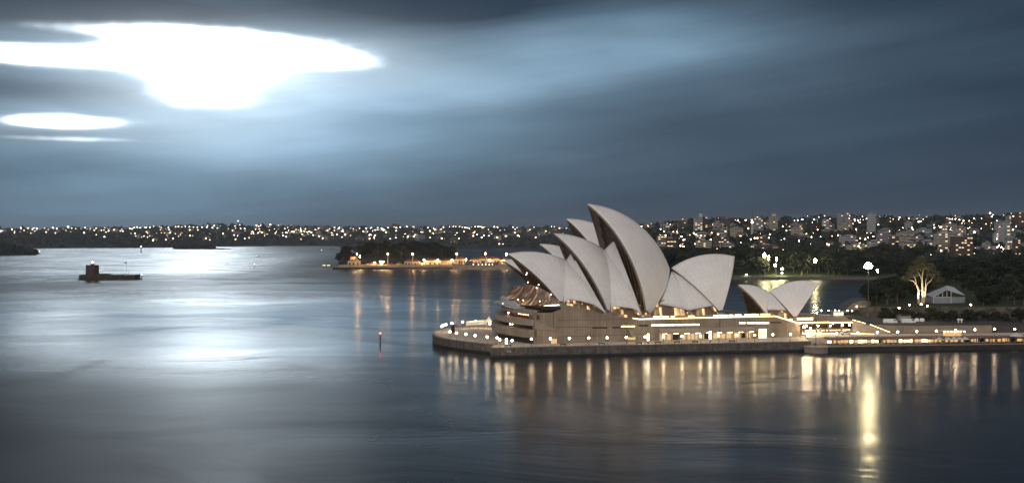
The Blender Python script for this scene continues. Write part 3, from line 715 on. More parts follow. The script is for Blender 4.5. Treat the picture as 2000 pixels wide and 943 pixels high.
cb = [CH.pt(1003, 586, 0), CH.pt(1009, 591, 4), CH.pt(1028, 597, 9.5), CH.pt(1056, 597, 14), CH.pt(1094, 596, 16.5)]
sweep(CH, ct, cb, 'skirt_glass', M['skirt'], sag=0.7)
cv = [CH.pt(971, 587, 0), CH.pt(977, 591.5, 5), CH.pt(996, 597.5, 11), CH.pt(1022, 601, 15.5), CH.pt(1060, 600, 17.5)]
cb2 = [c-Vector((0, 0, 0.1)) for c in cb]
sweep(CH, cb2, cv, 'visor', M['visor'], thick=0.7)
jt = [JH.pt(1006, 557, 0), JH.pt(1014, 558, 3), JH.pt(1030, 563, 7), JH.pt(1060, 580, 13)]
jb = [JH.pt(982, 577, 0), JH.pt(988, 580, 4), JH.pt(1004, 586, 9), JH.pt(1050, 590, 14.5)]
sweep(JH, jt, jb, 'skirt_glass', M['skirt'], sag=0.5)
jv = [JH.pt(976, 581, 0), JH.pt(983, 584.5, 5), JH.pt(1004, 590, 11), JH.pt(1050, 594, 16)]
sweep(JH, [c-Vector((0, 0, 0.1)) for c in jb], jv, 'visor', M['visor'], thick=0.6)
# curling lit edge under the skirt
q = MB(); pts = [CH.pt(a, c, e) for a, c, e in ((1024, 600, 14.5), (1034, 604, 16), (1044, 604.8, 17), (1055, 600, 17.5), (1066, 597, 17.3), (1078, 596, 17), (1092, 595.5, 16.8))]
pts = [CH.w(p) for p in pts]; q.tube(pts, 0.28, 6); ob(q, 'light_strip', [M['strip']])
q = MB(); pts = [CH.w(CH.pt(a, c, 6)) for a, c in ((981, 592.5), (985, 595), (990, 597.5))]; q.tube(pts, 0.35, 6); ob(q, 'light_strip', [M['strip']])
for px, py, b_ in ((1029, 533, 2), (1032, 530, 2), (1028, 536, 2), (1031, 551, 3), (1052, 556, 7), (1048, 562, 7), (1076, 575, 12), (1012, 585, 4), (1054, 588, 13), (1022, 586, 8)):
    p = CH.w(CH.pt(px, py, b_)); q = MB(); q.ball(p, 0.24, 6); ob(q, 'foyer_lamp', [M['foy_lamp']] if 'foy_lamp' in M else [M.setdefault('foy_lamp', emat('foyer_lamp_glow', (1, 0.75, 0.45), 12.0))])

# ------------------------------------------------------------------ promenade furniture
def lamp_proto():
    r_ = empty('promenade_lamp', (0, 0, 0), 0, 'x', 'street lamp')
    q = MB(); q.lathe([(0.22, 0), (0.16, 0.25), (0.06, 0.35), (0.05, 2.55), (0.13, 2.62), (0, 2.64)], n=8); q.build('lamp_pole', M['steel'], r_)
    q = MB(); q.ball((0, 0, 3.0), 0.42, 12); q.build('globe', M['lamp'], r_, True)
    return r_
LP = lamp_proto(); used = [False]
def lamp(x, y, z, label, group, sc=1.0):
    if not used[0]: used[0] = True; o = LP; o.location = (x, y, z); o['label'] = label; o['group'] = group; o.scale = (sc,)*3; return o
    return copy_tree(LP, (x, y, z), 0, label, sc, group)
GA = 'globe lamps along the straight quay below the podium'
for px in (1038, 1075, 1112, 1150, 1186, 1223, 1260, 1296, 1332, 1368, 1403, 1439, 1474, 1509, 1544):
    # on the quay line, 2.2 m in
    a, c = Vector(front[0]), Vector(front[2]); u = (c-a).normalized(); nn = Vector((-u.y, u.x)); k = (px-CX)/F
    base = a+nn*2.2; t = (k*base.y-base.x)/(u.x-k*u.y); p = base+u*t
    lamp(p.x, p.y, DZ, 'white globe lamp on the straight quay before the granite podium wall', GA)
GB = 'globe lamps round the rounded promenade tip'
for px, py in ((863, 637), (866, 635), (871, 633.5), (882.5, 631), (903.5, 628.5), (929, 627), (879, 647.5), (891.5, 650), (910, 652.5), (928, 655), (951.5, 657.5), (971, 659.5), (976, 663), (1000, 664.5)):
    p = gp(px, py, DZ+3.0); lamp(p.x, p.y, DZ, 'white globe lamp on the rounded promenade tip left of the shells', GB)
GC = 'globe lamps along the upper promenade at the right'
for px, py in ((1634, 651), (1675, 650), (1714, 649), (1753, 648), (1790.5, 647), (1829, 646), (1866.5, 645), (1904, 643.5), (1942, 642), (1982, 642), (2020, 641)):
    p = gp(px, py, 5.2+3.0); lamp(p.x, p.y, 5.2, 'white globe lamp on the upper promenade above the waterside restaurants', GC)
GD = 'small path lamps at the garden edge'
for px, py in ((1756, 601), (1776, 594.5), (1799, 594), (1811, 596.5), (1896, 594.5)):
    p = gp(px, py, 17.0); lamp(p.x, p.y, 14.2, 'small round path lamp at the dark garden edge near the marquee', GD, 0.9)
# tall light columns on the quay
def column_light(px, py0, py1, label):
    p = gp(px, py1, DZ); hh = (py1-py0)/F*p.y; r_ = empty('light_column', (p.x, p.y, DZ), 0, label, 'light column', 'tall glowing light columns on the quay')
    q = MB(); q.lathe([(0.35, 0), (0.3, 0.5), (0.12, 0.6), (0.12, hh*0.35)], n=8); q.build('base', M['steel'], r_)
    q = MB(); q.lathe([(0, hh*0.3), (0.42, hh*0.32), (0.42, hh), (0, hh+0.2)], n=10); q.build('lamp_tube', emat('column_light', (1, 0.84, 0.55), 16.0) if 'column_light' not in bpy.data.materials else bpy.data.materials['column_light'], r_)
column_light(989, 661, 676, 'glowing light column at the left corner of the straight quay')
column_light(1266, 652, 670, 'glowing light column left of the lit arcade on the quay')
column_light(1387, 647, 668.5, 'glowing light column before the middle of the lit arcade')
column_light(1577.5, 646, 663, 'dark column with a glowing top at the right end of the straight quay')
# benches on the quay edge
bench = empty('quay_bench', (0, 0, 0), 0, 'x', 'bench'); q = MB(); q.box((0, 0, 0.42), (1.5, 0.32, 0.1)); q.build('seat', M['steel'], bench)
q = MB(); q.box((0, 0.28, 0.6), (1.5, 0.05, 0.35)); q.build('backrest', M['steel'], bench)
for sx in (-1, 1): q = MB(); q.box((sx*1.1, 0, 0), (0.1, 0.28, 0.42)); q.build('leg', M['steel'], bench)
bg_ = 'dark benches spaced along the straight quay edge'
for i, px in enumerate((992, 1100, 1175, 1248, 1285, 1322, 1358, 1430)):
    a, c = Vector(front[0]), Vector(front[2]); u = (c-a).normalized(); nn = Vector((-u.y, u.x)); k = (px-CX)/F
    base = a+nn*0.9; t = (k*base.y-base.x)/(u.x-k*u.y); p = base+u*t; lb = 'dark bench at the straight quay edge facing the water'
    if i == 0: bench.location = (p.x, p.y, DZ); bench.rotation_euler.z = math.atan2(u.y, u.x); bench['label'] = lb; bench['group'] = bg_
    else: copy_tree(bench, (p.x, p.y, DZ), math.atan2(u.y, u.x), lb, None, bg_)
# small pale board on the sea wall near its left corner
p = gp(994, 684, 3.2); q = MB(); q.box((0, 0, 0), (1.0, 0.06, 0.85)); tag(q.build('wall_sign', M['grey'], None, loc=(p.x, p.y-1.2, 2.5)), 'small pale board fixed to the sea wall near its left corner', 'sign')
# flag poles and masts
def mast(px, py0, py1, z, r, label, name='flagpole', extra=None):
    p = gp(px, py1, z); hh = (py1-py0)/F*p.y; r_ = empty(name, (p.x, p.y, z), 0, label, 'pole')
    q = MB(); q.lathe([(r*2.6, 0), (r*2.2, 0.3), (r, 0.4), (r*0.6, hh), (0, hh)], n=8); q.build('pole', M['steel'], r_)
    q = MB(); q.ball((0, 0, hh+r), r*1.8, 8); q.build('finial', M['steel'], r_)
    return r_
mast(1406, 622, 668, DZ, 0.12, 'thin dark flagpole before the middle of the podium wall')
mast(1224, 629, 669, DZ, 0.12, 'thin dark flagpole left of the folded entrance hood')
mast(1593.5, 617, 675, 2.7, 0.13, 'thin dark flagpole on the low round landing')
# marquee on the rounded tip
def fabric():
    m = bpy.data.materials.new('tent_fabric'); m.use_nodes = True; nt = m.node_tree; nt.nodes.clear(); o = nt.nodes.new('ShaderNodeOutputMaterial')
    d = nt.nodes.new('ShaderNodeBsdfDiffuse'); t = nt.nodes.new('ShaderNodeBsdfTranslucent'); mx = nt.nodes.new('ShaderNodeMixShader')
    for x in (d, t): x.inputs[0].default_value = (0.8, 0.78, 0.74, 1)
    nt.links.new(d.outputs[0], mx.inputs[1]); nt.links.new(t.outputs[0], mx.inputs[2]); nt.links.new(mx.outputs[0], o.inputs[0]); return m
M['fabric'] = fabric()
pa, pb = gp(911, 640, DZ), gp(976, 645, DZ); r_ = empty('marquee', (pa.x, pa.y-4, DZ), 0, 'brightly lit white marquee with pointed roofs on the rounded promenade tip', 'marquee')
L_ = 10.5; q = MB()
q.quad((0, 0, 2.6), (L_, 1.2, 2.9), (L_, 5.5, 4.0), (0, 5.5, 3.2)); q.quad((0, 5.5, 3.2), (L_, 5.5, 4.0), (L_, 11, 2.9), (0, 11, 2.6)); q.quad((0, 0, 1.6), (L_, 1.2, 1.9), (L_, 1.2, 2.9), (0, 0, 2.6)); q.build('roof', M['fabric'], r_)
for (x, y) in ((11.5, 2), (15.5, 2), (11.5, 7)):
    q = MB(); e, ap = 2.3, (x, y+0.5, 6.0); c4 = [(x-e, y-e, 3.2), (x+e, y-e, 3.2), (x+e, y+e, 3.2), (x-e, y+e, 3.2)]
    n_ = 5
    for a, c in zip(c4, c4[1:]+c4[:1]):
        prev = (Vector(a), Vector(c))
        for i in range(1, n_+1):
            t = i/n_; f = t**0.6; A = Vector(a).lerp(Vector(ap), t); C2 = Vector(c).lerp(Vector(ap), t); A.z = 3.2+2.8*t**1.8; C2.z = A.z
            q.quad(prev[0], prev[1], C2, A); prev = (A, C2)
    q.build('peaked_roof', M['fabric'], r_)
for x, y in ((0, 0), (5, 0.6), (10.5, 1.2), (17.5, 0.2), (0, 11), (10.5, 11)): q = MB(); q.box((x, y, 0), (0.08, 0.08, 2.9)); q.build('tent_pole', M['white'], r_)
for x, y in ((2.5, 4), (7, 5), (12, 3), (15.5, 3)): q = MB(); q.ball((x, y, 2.2), 0.5, 8); q.build('tent_lamp', M['lamp'], r_)
for i, (px, py) in enumerate(((917, 641), (925, 641.5), (934, 642), (944, 642.5), (952, 643))):
    p = gp(px, py, DZ); t_ = empty('cafe_table', (p.x, p.y, DZ), 0, 'low dark cafe table before the white marquee', 'table', 'cafe tables before the marquee')
    q = MB(); q.lathe([(0, 0.72), (0.9, 0.72), (0.9, 0.78), (0, 0.8)], n=10); q.build('tabletop', M['dark'], t_); q = MB(); q.lathe([(0.4, 0), (0.08, 0.1), (0.08, 0.72)], n=8); q.build('leg', M['steel'], t_)
p = gp(883, 652, DZ); q = MB(); r_ = empty('lift_shaft', (p.x, p.y+8, DZ), 0, 'dark square pavilion on the rounded promenade tip', 'kiosk')
q = MB(); q.box((0, 0, 0), (0.9, 0.9, 3.6)); q.build('wall', M['dark'], r_); q = MB(); q.box((0, 0, 3.6), (1.15, 1.15, 0.25)); q.build('roof', M['steel'], r_)
# ------------------------------------------------------------------ forecourt and lower concourse at the right
def struct(q, name, mts): return tag(q.build(name, mts), kind='structure')
q = MB(); q.prism([(139, 505.8), (237, 521), (330, 535), (330, 546), (139, 528)], -3, 2.5); struct(q, 'lower_quay', [M['seawall']])
M_sw = M['seawall']; M['seawall'] = pmat('dark_seawall', (0.045, 0.038, 0.032), .85, .3, .5, stripe=(6.0, .25, 0))  # darker copy of the sea wall colour for the low quay
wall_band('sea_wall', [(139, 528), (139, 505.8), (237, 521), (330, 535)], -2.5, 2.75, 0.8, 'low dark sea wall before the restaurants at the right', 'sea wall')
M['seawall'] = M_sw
UP = [(144, 516.7), (187.7, 522), (237, 527), (330, 536)]
q = MB(); q.prism([(136.4, 524)]+[(x, y+8) for x, y in UP]+[(330, 620), (150, 620)], -3, 5.0); struct(q, 'upper_promenade', [M['paving']])
q = MB(); q.prism(UP+[(x, y+9) for x, y in UP[::-1]], 4.55, 5.2); struct(q, 'promenade_edge', [M['brick']])
# round landing
p = gp(1600, 675, 2.7); q = MB(); q.lathe([(0, -5), (5.0, -5), (5.2, -0.5), (5.6, -0.4), (5.6, 0), (0, 0)], n=28)
tag(q.build('landing', M['concrete'], loc=(135.5, 507.5, 2.7)), 'low round stone landing at the right end of the straight sea wall', 'landing')
# restaurant glazing under the promenade
rest = empty('restaurant', (190, 527, 2.5), 0, 'long row of brightly lit waterside restaurants under the upper promenade', 'restaurant')
rr = random.Random(5)
def on_up(x, dy=0.0): return Vector((x, ipol(UP, x)+dy, 0))
M['rest'] = emat('restaurant_light', (1.0, 0.74, 0.40), 4.0); M['rest2'] = emat('restaurant_dim_light', (1.0, 0.58, 0.26), 0.9)
x = 145.0; nw = 0
while x < 262 and nw < 70:
    w = rr.uniform(1.0, 2.2); a, c = on_up(x, 6.3), on_up(x+w, 6.3)
    far = x > 200; mt = M['rest'] if (rr.random() < (0.14 if far else 0.70)) else (M['rest2'] if rr.random() < 0.7 else M['dark'])
    if x < 160: mt = M['rest2'] if rr.random() < 0.75 else M['rest']
    q = MB(); z1 = rr.choice([1.9, 1.5, 1.2]); q.quad((a.x-190, a.y-527, 0.05), (c.x-190, c.y-527, 0.05), (c.x-190, c.y-527, z1), (a.x-190, a.y-527, z1))
    q.quad((c.x-190, c.y-527+0.1, 0.05), (a.x-190, a.y-527+0.1, 0.05), (a.x-190, a.y-527+0.1, z1), (c.x-190, c.y-527+0.1, z1)); q.build('window', mt, rest); x += w+rr.uniform(0.15, 0.9 if x < 195 else 1.6); nw += 1
for i in range(15):
    a = on_up(146+i*7.6, 1.0); q = MB(); q.box((a.x-190, a.y-527, 0), (0.22, 0.22, 2.06)); q.build('column', M['concrete'], rest)
# umbrellas and tables on the lower quay
um = empty('cafe_umbrella', (0, 0, 0), 0, 'x', 'umbrella'); q = MB(); q.lathe([(2.1, 2.2), (1.2, 2.75), (0, 3.3)], n=8); q.lathe([(0, 3.25), (1.2, 2.7), (2.1, 2.15)], n=8); q.build('canopy', M['fabric'], um)
q = MB(); q.lathe([(0.4, 0), (0.05, 0.1), (0.05, 3.2)], n=6); q.build('pole', M['steel'], um)
tb = empty('cafe_table', (0, 0, 0), 0, 'x', 'table'); q = MB(); q.lathe([(0, 0.72), (0.7, 0.72), (0.7, 0.77), (0, 0.78)], n=10); q.build('tabletop', M['white'], tb); q = MB(); q.lathe([(0.35, 0), (0.06, 0.1), (0.06, 0.72)], n=6); q.build('leg', M['steel'], tb)
tg = 'small round tables on the restaurant quay'
first = True
for i in range(34):
    x = 147+i*2.55+rr.uniform(-.6, .6); y = 505.8+(x-139)*0.155+rr.uniform(2.0, 5.5)
    if x > 234: break
    if first: tb.location = (x, y, 2.5); tb['label'] = 'small round cafe table on the lit restaurant quay'; tb['group'] = tg; first = False
    else: copy_tree(tb, (x, y, 2.5), 0, 'small round cafe table on the lit restaurant quay', None, tg)
for i, px in enumerate((1831, 1849, 1862, 1873, 1884, 1992)):
    x = (px-CX)/F*520; y = 505.8+(x-139)*0.155+3.2; lb = 'pale open umbrella over the quay tables, one of a row' if i < 5 else 'pale open umbrella standing alone at the far right end of the quay'
    if i == 0: um.location = (x, y, 2.5); um['label'] = lb; um['group'] = 'pale umbrellas over the quay tables'
    else: copy_tree(um, (x, y, 2.5), 0.4*i, lb, 1.0 if i < 5 else 1.5, 'pale umbrellas over the quay tables')
# oval kiosk roof on the upper promenade
r_ = empty('kiosk', (206, 533, 5.2), 0.1, 'low kiosk with a bright oval roof on the upper promenade', 'kiosk')
q = MB(); q.lathe([(0, 2.3), (1.0, 2.3), (1.0, 2.5), (0, 2.6)], n=20); o = q.build('roof', M['cream'], r_); o.scale = (6.5, 2.2, 1)
q = MB(); q.lathe([(0.75, 0), (0.75, 2.3)], n=16); o = q.build('wall', M['rest2'], r_); o.scale = (6.0, 2.0, 1)
for i in range(7): q = MB(); q.ball((-4.8+i*1.6, -2.4, 2.0), 0.22, 6); q.build('kiosk_lamp', M['lamp'], r_)
# vehicle concourse under a deck, its lights, back wall, ramp
conc = empty('concourse_deck', (150, 560, 5.2), 0, 'broad concrete deck over the lit vehicle concourse beside the podium steps', 'deck')
def cb_(mb, name, mts, par=conc, O=Vector((150, 560, 5.2))):
    mb.v = [(x-O.x, y-O.y, z-O.z) for x, y, z in mb.v]; return mb.build(name, mts, par)
q = MB(); q.prism([(137.2, 545), (165, 552), (172, 590), (150, 622), (118, 612)], 9.6, 10.5); cb_(q, 'deck_slab', [M['concrete']])
q = MB(); q.quad((132, 574, 5), (172, 583, 5), (172, 583, 9.6), (132, 574, 9.6)); q.quad((172, 583.4, 5), (132, 574.4, 5), (132, 574.4, 9.6), (172, 583.4, 9.6)); cb_(q, 'back_wall', [M['brick']])
for a, c, z in (((137.2, 544.7), (153, 548.7), 10.1), ((153.3, 548.7), (165, 551.7), 9.75)):
    q = MB(); q.prism([a, c, (c[0], c[1]+0.25), (a[0], a[1]+0.25)], z, z+0.42); cb_(q, 'light_strip', [M['strip']])
for px, py in ((1570, 638), (1575, 636), (1583, 641), (1598, 636), (1622, 636), (1645, 634.5), (1659, 634.5)):
    p = gp(px, py, 9.2); q = MB(); q.ball((p.x, p.y, 9.2), 0.34, 8); cb_(q, 'ceiling_lamp', [M['bay']])
for i in range(5):
    q = MB(); q.box((141+i*6.5, 550+i*1.6, 5.0), (0.35, 0.35, 4.6), 0.2); cb_(q, 'column', [M['concrete']])
for (a, c, z) in (((138, 541.5), (156, 545.5), 5.05), ((158, 545.8), (172, 541.0), 5.05), ((140, 549.5), (150, 552), 5.02), ((143, 560), (168, 566), 5.05), ((134, 571), (168, 580), 7.6)):
    q = MB(); q.prism([a, c, (c[0], c[1]+0.2), (a[0], a[1]+0.2)], z, z+0.28); cb_(q, 'added_glow_strip', [M['strip']])  # glowing strips added to brighten the roadway and back wall
for i in range(10):
    x, y = 140+i*3.1, 552+(i*7 % 5)*4.5; q = MB(); q.ball((x, y, 9.2), .2, 6); cb_(q, 'ceiling_lamp', [M['lamp']])  # extra globes added for a busier warm glow under the deck
# ramped stair down to the promenade with lit handrail
q = MB(); A = [(165, 552, 10.5), (171, 549.6, 8.8), (172.6, 549, 8.5), (180, 541.5, 5.25)]
stair = empty('ramp_stair', (172, 548, 5.2), 0, 'sloping stair with a lit handrail going down right to the promenade', 'stairs')
for (a, c) in zip(A, A[1:]):
    w_ = Vector((0.5, 4.5, 0)); a, c = Vector(a), Vector(c)
    q.quad((a.x, a.y, 5.0), (c.x, c.y, 5.0), c, a); q.quad(a, c, c+w_, a+w_)
q.prism([(165.2, 552.2), (170, 550.5), (171, 556), (166, 557)], 5.0, 8.3)
cb_(q, 'stair_body', [M['granite_plain']], stair, Vector((172, 548, 5.2)))
for i in range(9):
    a = Vector(A[0]).lerp(Vector(A[1]), i/3) if i < 3 else Vector(A[2]).lerp(Vector(A[3]), (i-3)/6); c = Vector(A[0]).lerp(Vector(A[1]), (i+0.8)/3) if i < 3 else Vector(A[2]).lerp(Vector(A[3]), (i-3+0.8)/6)
    q = MB(); q.tube([a+Vector((0, -.2, .7)), c+Vector((0, -.2, .7))], 0.16, 5); cb_(q, 'handrail_light', [M['strip']], stair, Vector((172, 548, 5.2)))
# raised forecourt with its long pale retaining wall
q = MB(); q.prism([(171, 560), (184.5, 547.5), (232, 551), (300, 556), (300, 602), (171, 604)], 5.0, [10.3, 8.6, 8.4, 8.2, 8.3, 10.3]); struct(q, 'forecourt', [M['asphalt']])
M['seawall'] = M['granite']
wb = wall_band('retaining_wall', [(170.5, 559.5), (184, 547), (232, 550.5)], 5.2, 8.6, 0.5, 'long pale retaining wall behind the upper promenade lamps', 'wall')
M['seawall'] = M_sw
# terrace railing and the people-free clutter of posts beside the round-roofed building
rail = empty('terrace_railing', (178, 585, 10.3), 0.1, 'long low railing of dark posts on the terrace left of the round-roofed building', 'railing')
q = MB(); q.box((0, 0, 1.0), (9, 0.05, 0.12)); q.box((0, 0, 0.5), (9, 0.04, 0.06)); q.build('rail', M['steel'], rail)
for i in range(13): q = MB(); q.box((-9+i*1.5, 0, 0), (0.07, 0.07, 1.1)); q.build('post', M['steel'], rail)
# warm lamps and the little lit kiosk on top of the deck
GE = 'globe lamps on the concourse deck'
for px, py in ((1604, 608.5), (1618, 607), (1631, 606), (1639, 608), (1655, 609), (1664, 610)):
    p = at(px, py, 598); lamp(p.x, p.y, 10.5, 'bright globe lamp on the deck between the small shells and the round-roofed building', GE, max(0.7, (p.z-10.5)/3.0))
r_ = empty('ticket_kiosk', (168, 588, 10.5), 0.1, 'small warmly lit kiosk on the deck right of the small shells', 'kiosk')
q = MB(); q.box((0, 0, 0), (2.8, 1.6, 2.4)); q.build('wall', M['cream'], r_); q = MB(); q.box((0, 0, 2.4), (3.2, 2.0, 0.25)); q.build('roof', M['cream'], r_)
for i in range(3): q = MB(); q.box((-1.8+i*1.8, -1.66, 0.5), (0.6, 0.05, 1.4)); q.build('window', M['rest'], r_)
# hillside of lit steps between podium and deck
r_ = empty('service_building', (141, 590, 10.5), 0.28, 'low bright glazed pavilion on the podium steps beside the small shells', 'pavilion')
q = MB(); q.box((0, 0, 0), (7.0, 3.0, 1.9)); q.build('wall', M['concrete'], r_); q = MB(); q.box((0, 0, 1.9), (7.5, 3.4, 0.25)); q.build('roof', M['concrete'], r_)
for i in range(6): q = MB(); q.box((-5.6+i*2.25, -3.06, 0.4), (0.9, 0.05, 1.2)); q.build('window', M['rest'], r_)
r_.location = (139.5, 556, 10.5)
# round-roofed building by the cove
c0 = at(1680, 612, 640); r_ = empty('round_roofed_building', (c0.x, 645, 8.2), 0, 'grey building with a curved roof and two lit windows beside the cove', 'building')
q = MB(); n = 16; pts = []
for i in range(n+1):
    t = i/n; pts.append((-7.5+15*t, 1.0+7.0*min(1, t*1.6)**0.45))
for (x0, z0), (x1, z1) in zip(pts, pts[1:]):
    q.quad((x0, 0, 0), (x1, 0, 0), (x1, 0, z1-0.3), (x0, 0, z0-0.3)); q.quad((x1, 12, 0), (x0, 12, 0), (x0, 12, z0-0.3), (x1, 12, z1-0.3))
q.quad((7.5, 0, 0), (7.5, 12, 0), (7.5, 12, pts[-1][1]-0.3), (7.5, 0, pts[-1][1]-0.3)); q.quad((-7.5, 12, 0), (-7.5, 0, 0), (-7.5, 0, .7), (-7.5, 12, .7)); q.build('wall', M['granite_plain'], r_)
q = MB()
for (x0, z0), (x1, z1) in zip(pts, pts[1:]):
    q.quad((x0, -0.8, z0), (x1, -0.8, z1), (x1, 12.8, z1), (x0, 12.8, z0)); q.quad((x0, -0.8, z0-.4), (x1, -0.8, z1-.4), (x1, -0.8, z1), (x0, -0.8, z0))
q.build('roof', M['slate'], r_)
for x in (2.0, 4.2): q = MB(); q.box((x, -0.06, 0.4), (0.8, 0.05, 3.2)); q.build('window', emat('tall_window_light', (1, 0.9, 0.6), 2.0) if x == 2.0 else bpy.data.materials['tall_window_light'], r_)
q = MB(); q.ball((-0.5, -0.2, 3.7), 0.25, 6); q.build('wall_lamp', M['lamp'], r_)
# vehicles
def car(x, y, z, rz, label, kind='car', cm=None, L=4.4, hh=1.45, group=None):
    r_ = empty('parked_'+kind, (x, y, z), rz, label, kind, group); W_ = 0.9
    if kind == 'car': P_ = [(-L/2, .35), (-L/2, .85), (-L*.36, .95), (-L*.22, hh), (L*.18, hh), (L*.32, .95), (L/2, .8), (L/2, .35)]
    else: P_ = [(-L/2, .4), (-L/2, hh), (L*.34, hh), (L*.44, hh*.55), (L/2, hh*.5), (L/2, .4)]; W_ = 1.05
    q = MB()
    for sg in (-1, 1): q.poly([(a, sg*W_, c) for a, c in (P_ if sg == -1 else P_[::-1])])
    for (a, c), (d, e) in zip(P_, P_[1:]+P_[:1]): q.quad((d, -W_, e), (a, -W_, c), (a, W_, c), (d, W_, e))
    q.build('body', cm or M['white'], r_)
    for sg in (-1, 1):
        q = MB()
        if kind == 'car': q.poly([(a, sg*(W_+.02), c) for a, c in ((-L*.33, .97), (-L*.21, hh-.08), (L*.17, hh-.08), (L*.29, .97))])
        else: q.poly([(a, sg*(W_+.02), c) for a, c in ((L*.2, hh*.6), (L*.2, hh*.9), (L*.32, hh*.9), (L*.4, hh*.6))])
        q.build('side_window', M['glass'], r_)
    for sx in (-.32, .32):
        for sg in (-1, 1):
            q = MB(); q.lathe([(0, -.1), (.33, -.1), (.33, .1), (0, .1)], n=12); w = q.build('wheel', M['dark'], r_, loc=(sx*L, sg*W_*.95, .33)); w.rotation_euler = (R(90), 0, 0)
    return r_
car(153, 562, 5.0, 0.2, 'small pale car in the lit vehicle concourse, the one nearer the podium')
car(158.5, 541.5, 5.0, 0.15, 'white car on the bright roadway before the concourse', L=4.8)
car(186, 560, 8.75, -0.05, 'white van at the left on the raised forecourt', 'van', L=6.5, hh=2.3)
car(196, 563, 8.6, 0.05, 'white van in the middle of the raised forecourt', 'van', L=6.5, hh=2.2)
for i, px in enumerate((1791, 1801)):
    p = at(px, 636, 570); r_ = empty('water_tank', (p.x, p.y, 8.45), 0, 'white rounded tank on the forecourt, the %s of the pair beside the grey shed' % ('left' if i == 0 else 'right'), 'tank')
    q = MB(); q.lathe([(1.0, 0), (1.15, .3), (1.15, 1.7), (0.8, 2.1), (0, 2.2)], n=12); q.build('tank_body', M['white'], r_); q = MB(); q.lathe([(.25, 2.15), (.25, 2.4), (0, 2.4)], n=8); q.build('tank_cap', M['grey'], r_)
for i, px in enumerate((1872, 1878)):
    p = at(px, 636, 566); r_ = empty('mushroom_vent', (p.x, p.y, 8.3), 0, 'pale mushroom vent above the retaining wall, the %s one' % ('left' if i == 0 else 'right'), 'vent')
    q = MB(); q.lathe([(.35, 0), (.35, 1.5)], n=8); q.build('stem', M['white'], r_); q = MB(); q.lathe([(.35, 1.4), (.75, 1.7), (.7, 2.3), (0, 2.5)], n=10); q.build('cap', M['white'], r_)
r_ = empty('shed', (197.5, 574, 8.6), 0, 'plain grey shed behind the vans on the forecourt', 'shed'); q = MB(); q.box((0, 0, 0), (2.9, 2, 3.0)); q.build('wall', M['grey'], r_); q = MB(); q.box((0, 0, 3.0), (3.1, 2.2, .2)); q.build('roof', M['slate'], r_)
# the great floodlight mast
p = gp(1696, 640, 5.2); Yf = 562; xb = (1696-CX)/F*Yf; hh = (H-(520-YH)/F*Yf)-8.5
r_ = empty('floodlight_mast', (xb, Yf, 8.5), 0, 'very tall mast with a dazzling floodlight near the round-roofed building', 'floodlight')
q = MB(); q.lathe([(0.5, 0), (0.35, .6), (0.22, hh*.6), (0.14, hh-.4)], n=8); q.build('pole', M['steel'], r_)
q = MB(); q.box((0, 0, hh-.7), (1.3, .12, .2)); q.build('crossarm', M['steel'], r_)
for x, z_ in ((-.95, 0), (.95, 0), (0, .9)): q = MB(); q.ball((x, -.1, hh+z_), 1.05, 12); q.build('lamp_head', M['flood'], r_)
# ------------------------------------------------------------------ land: far shores, hills, gardens
def sm(a, b, x): t = max(0, min(1, (x-a)/(b-a))); return t*t*(3-2*t)
def fbm(x, y, s=1.0): return mnoise.fractal(Vector((x/s, y/s, 3.7)), 1.0, 2.0, 4)
class Hill:
    """a shore with a slope up to a skyline, both measured in the photograph and laid out at their real distances"""
    def __init__(s, x0, x1, shore, sky, Y1, back=1500, base=1.0, amp=6.0, prof=0.8):
        s.x0, s.x1, s.shore, s.sky, s.Y1, s.back, s.base, s.amp, s.prof = x0, x1, shore, sky, Y1, back, base, amp, prof
    def pos(s, px, r, dz=0.0):                             # r 0 at the shore, 1 at the ridge, beyond it the back slope
        Y0 = ipol(s.shore, px) if ipol(s.shore, px) > 900 else F*H/(ipol(s.shore, px)-YH)
        Y1 = ipol(s.Y1, px) if isinstance(s.Y1, list) else s.Y1
        zr = H-(ipol(s.sky, px)-YH)/F*Y1
        if r <= 1: Y = Y0+(Y1-Y0)*r; z = s.base+(zr-s.base)*max(0, r)**s.prof
        else: Y = Y1+(r-1)*s.back; z = zr*(1-(r-1))
        X = (px-CX)/F*Y; z += fbm(X, Y, 260)*s.amp*min(1, max(0, r)*4)*(1 if r < 0.9 else 0.4)
        return Vector((X, Y, z+dz))
    def build(s, name, mt, n=120, m=22):
        q = MB(); G = []
        for i in range(n+1):
            px = s.x0+(s.x1-s.x0)*i/n; e = min(1, i/3, (n-i)/3) if name not in ('hill_x',) else 1
            row = [s.pos(px, 0)]; row[0].z = -3; row[0].y -= 4
            for j in range(m+1):
                p = s.pos(px, j/m*1.0+(0.9 if j == m else 0)*0)
                if s.taper: p.z = -3+(p.z+3)*e
                row.append(p)
            p = s.pos(px, 1.9); p.z = -3; row.append(p); G.append(row)
        q.grid(G, flip=False); o = q.build(name, [mt], smooth=True, weld=True); return tag(o, kind='structure')
    taper = True
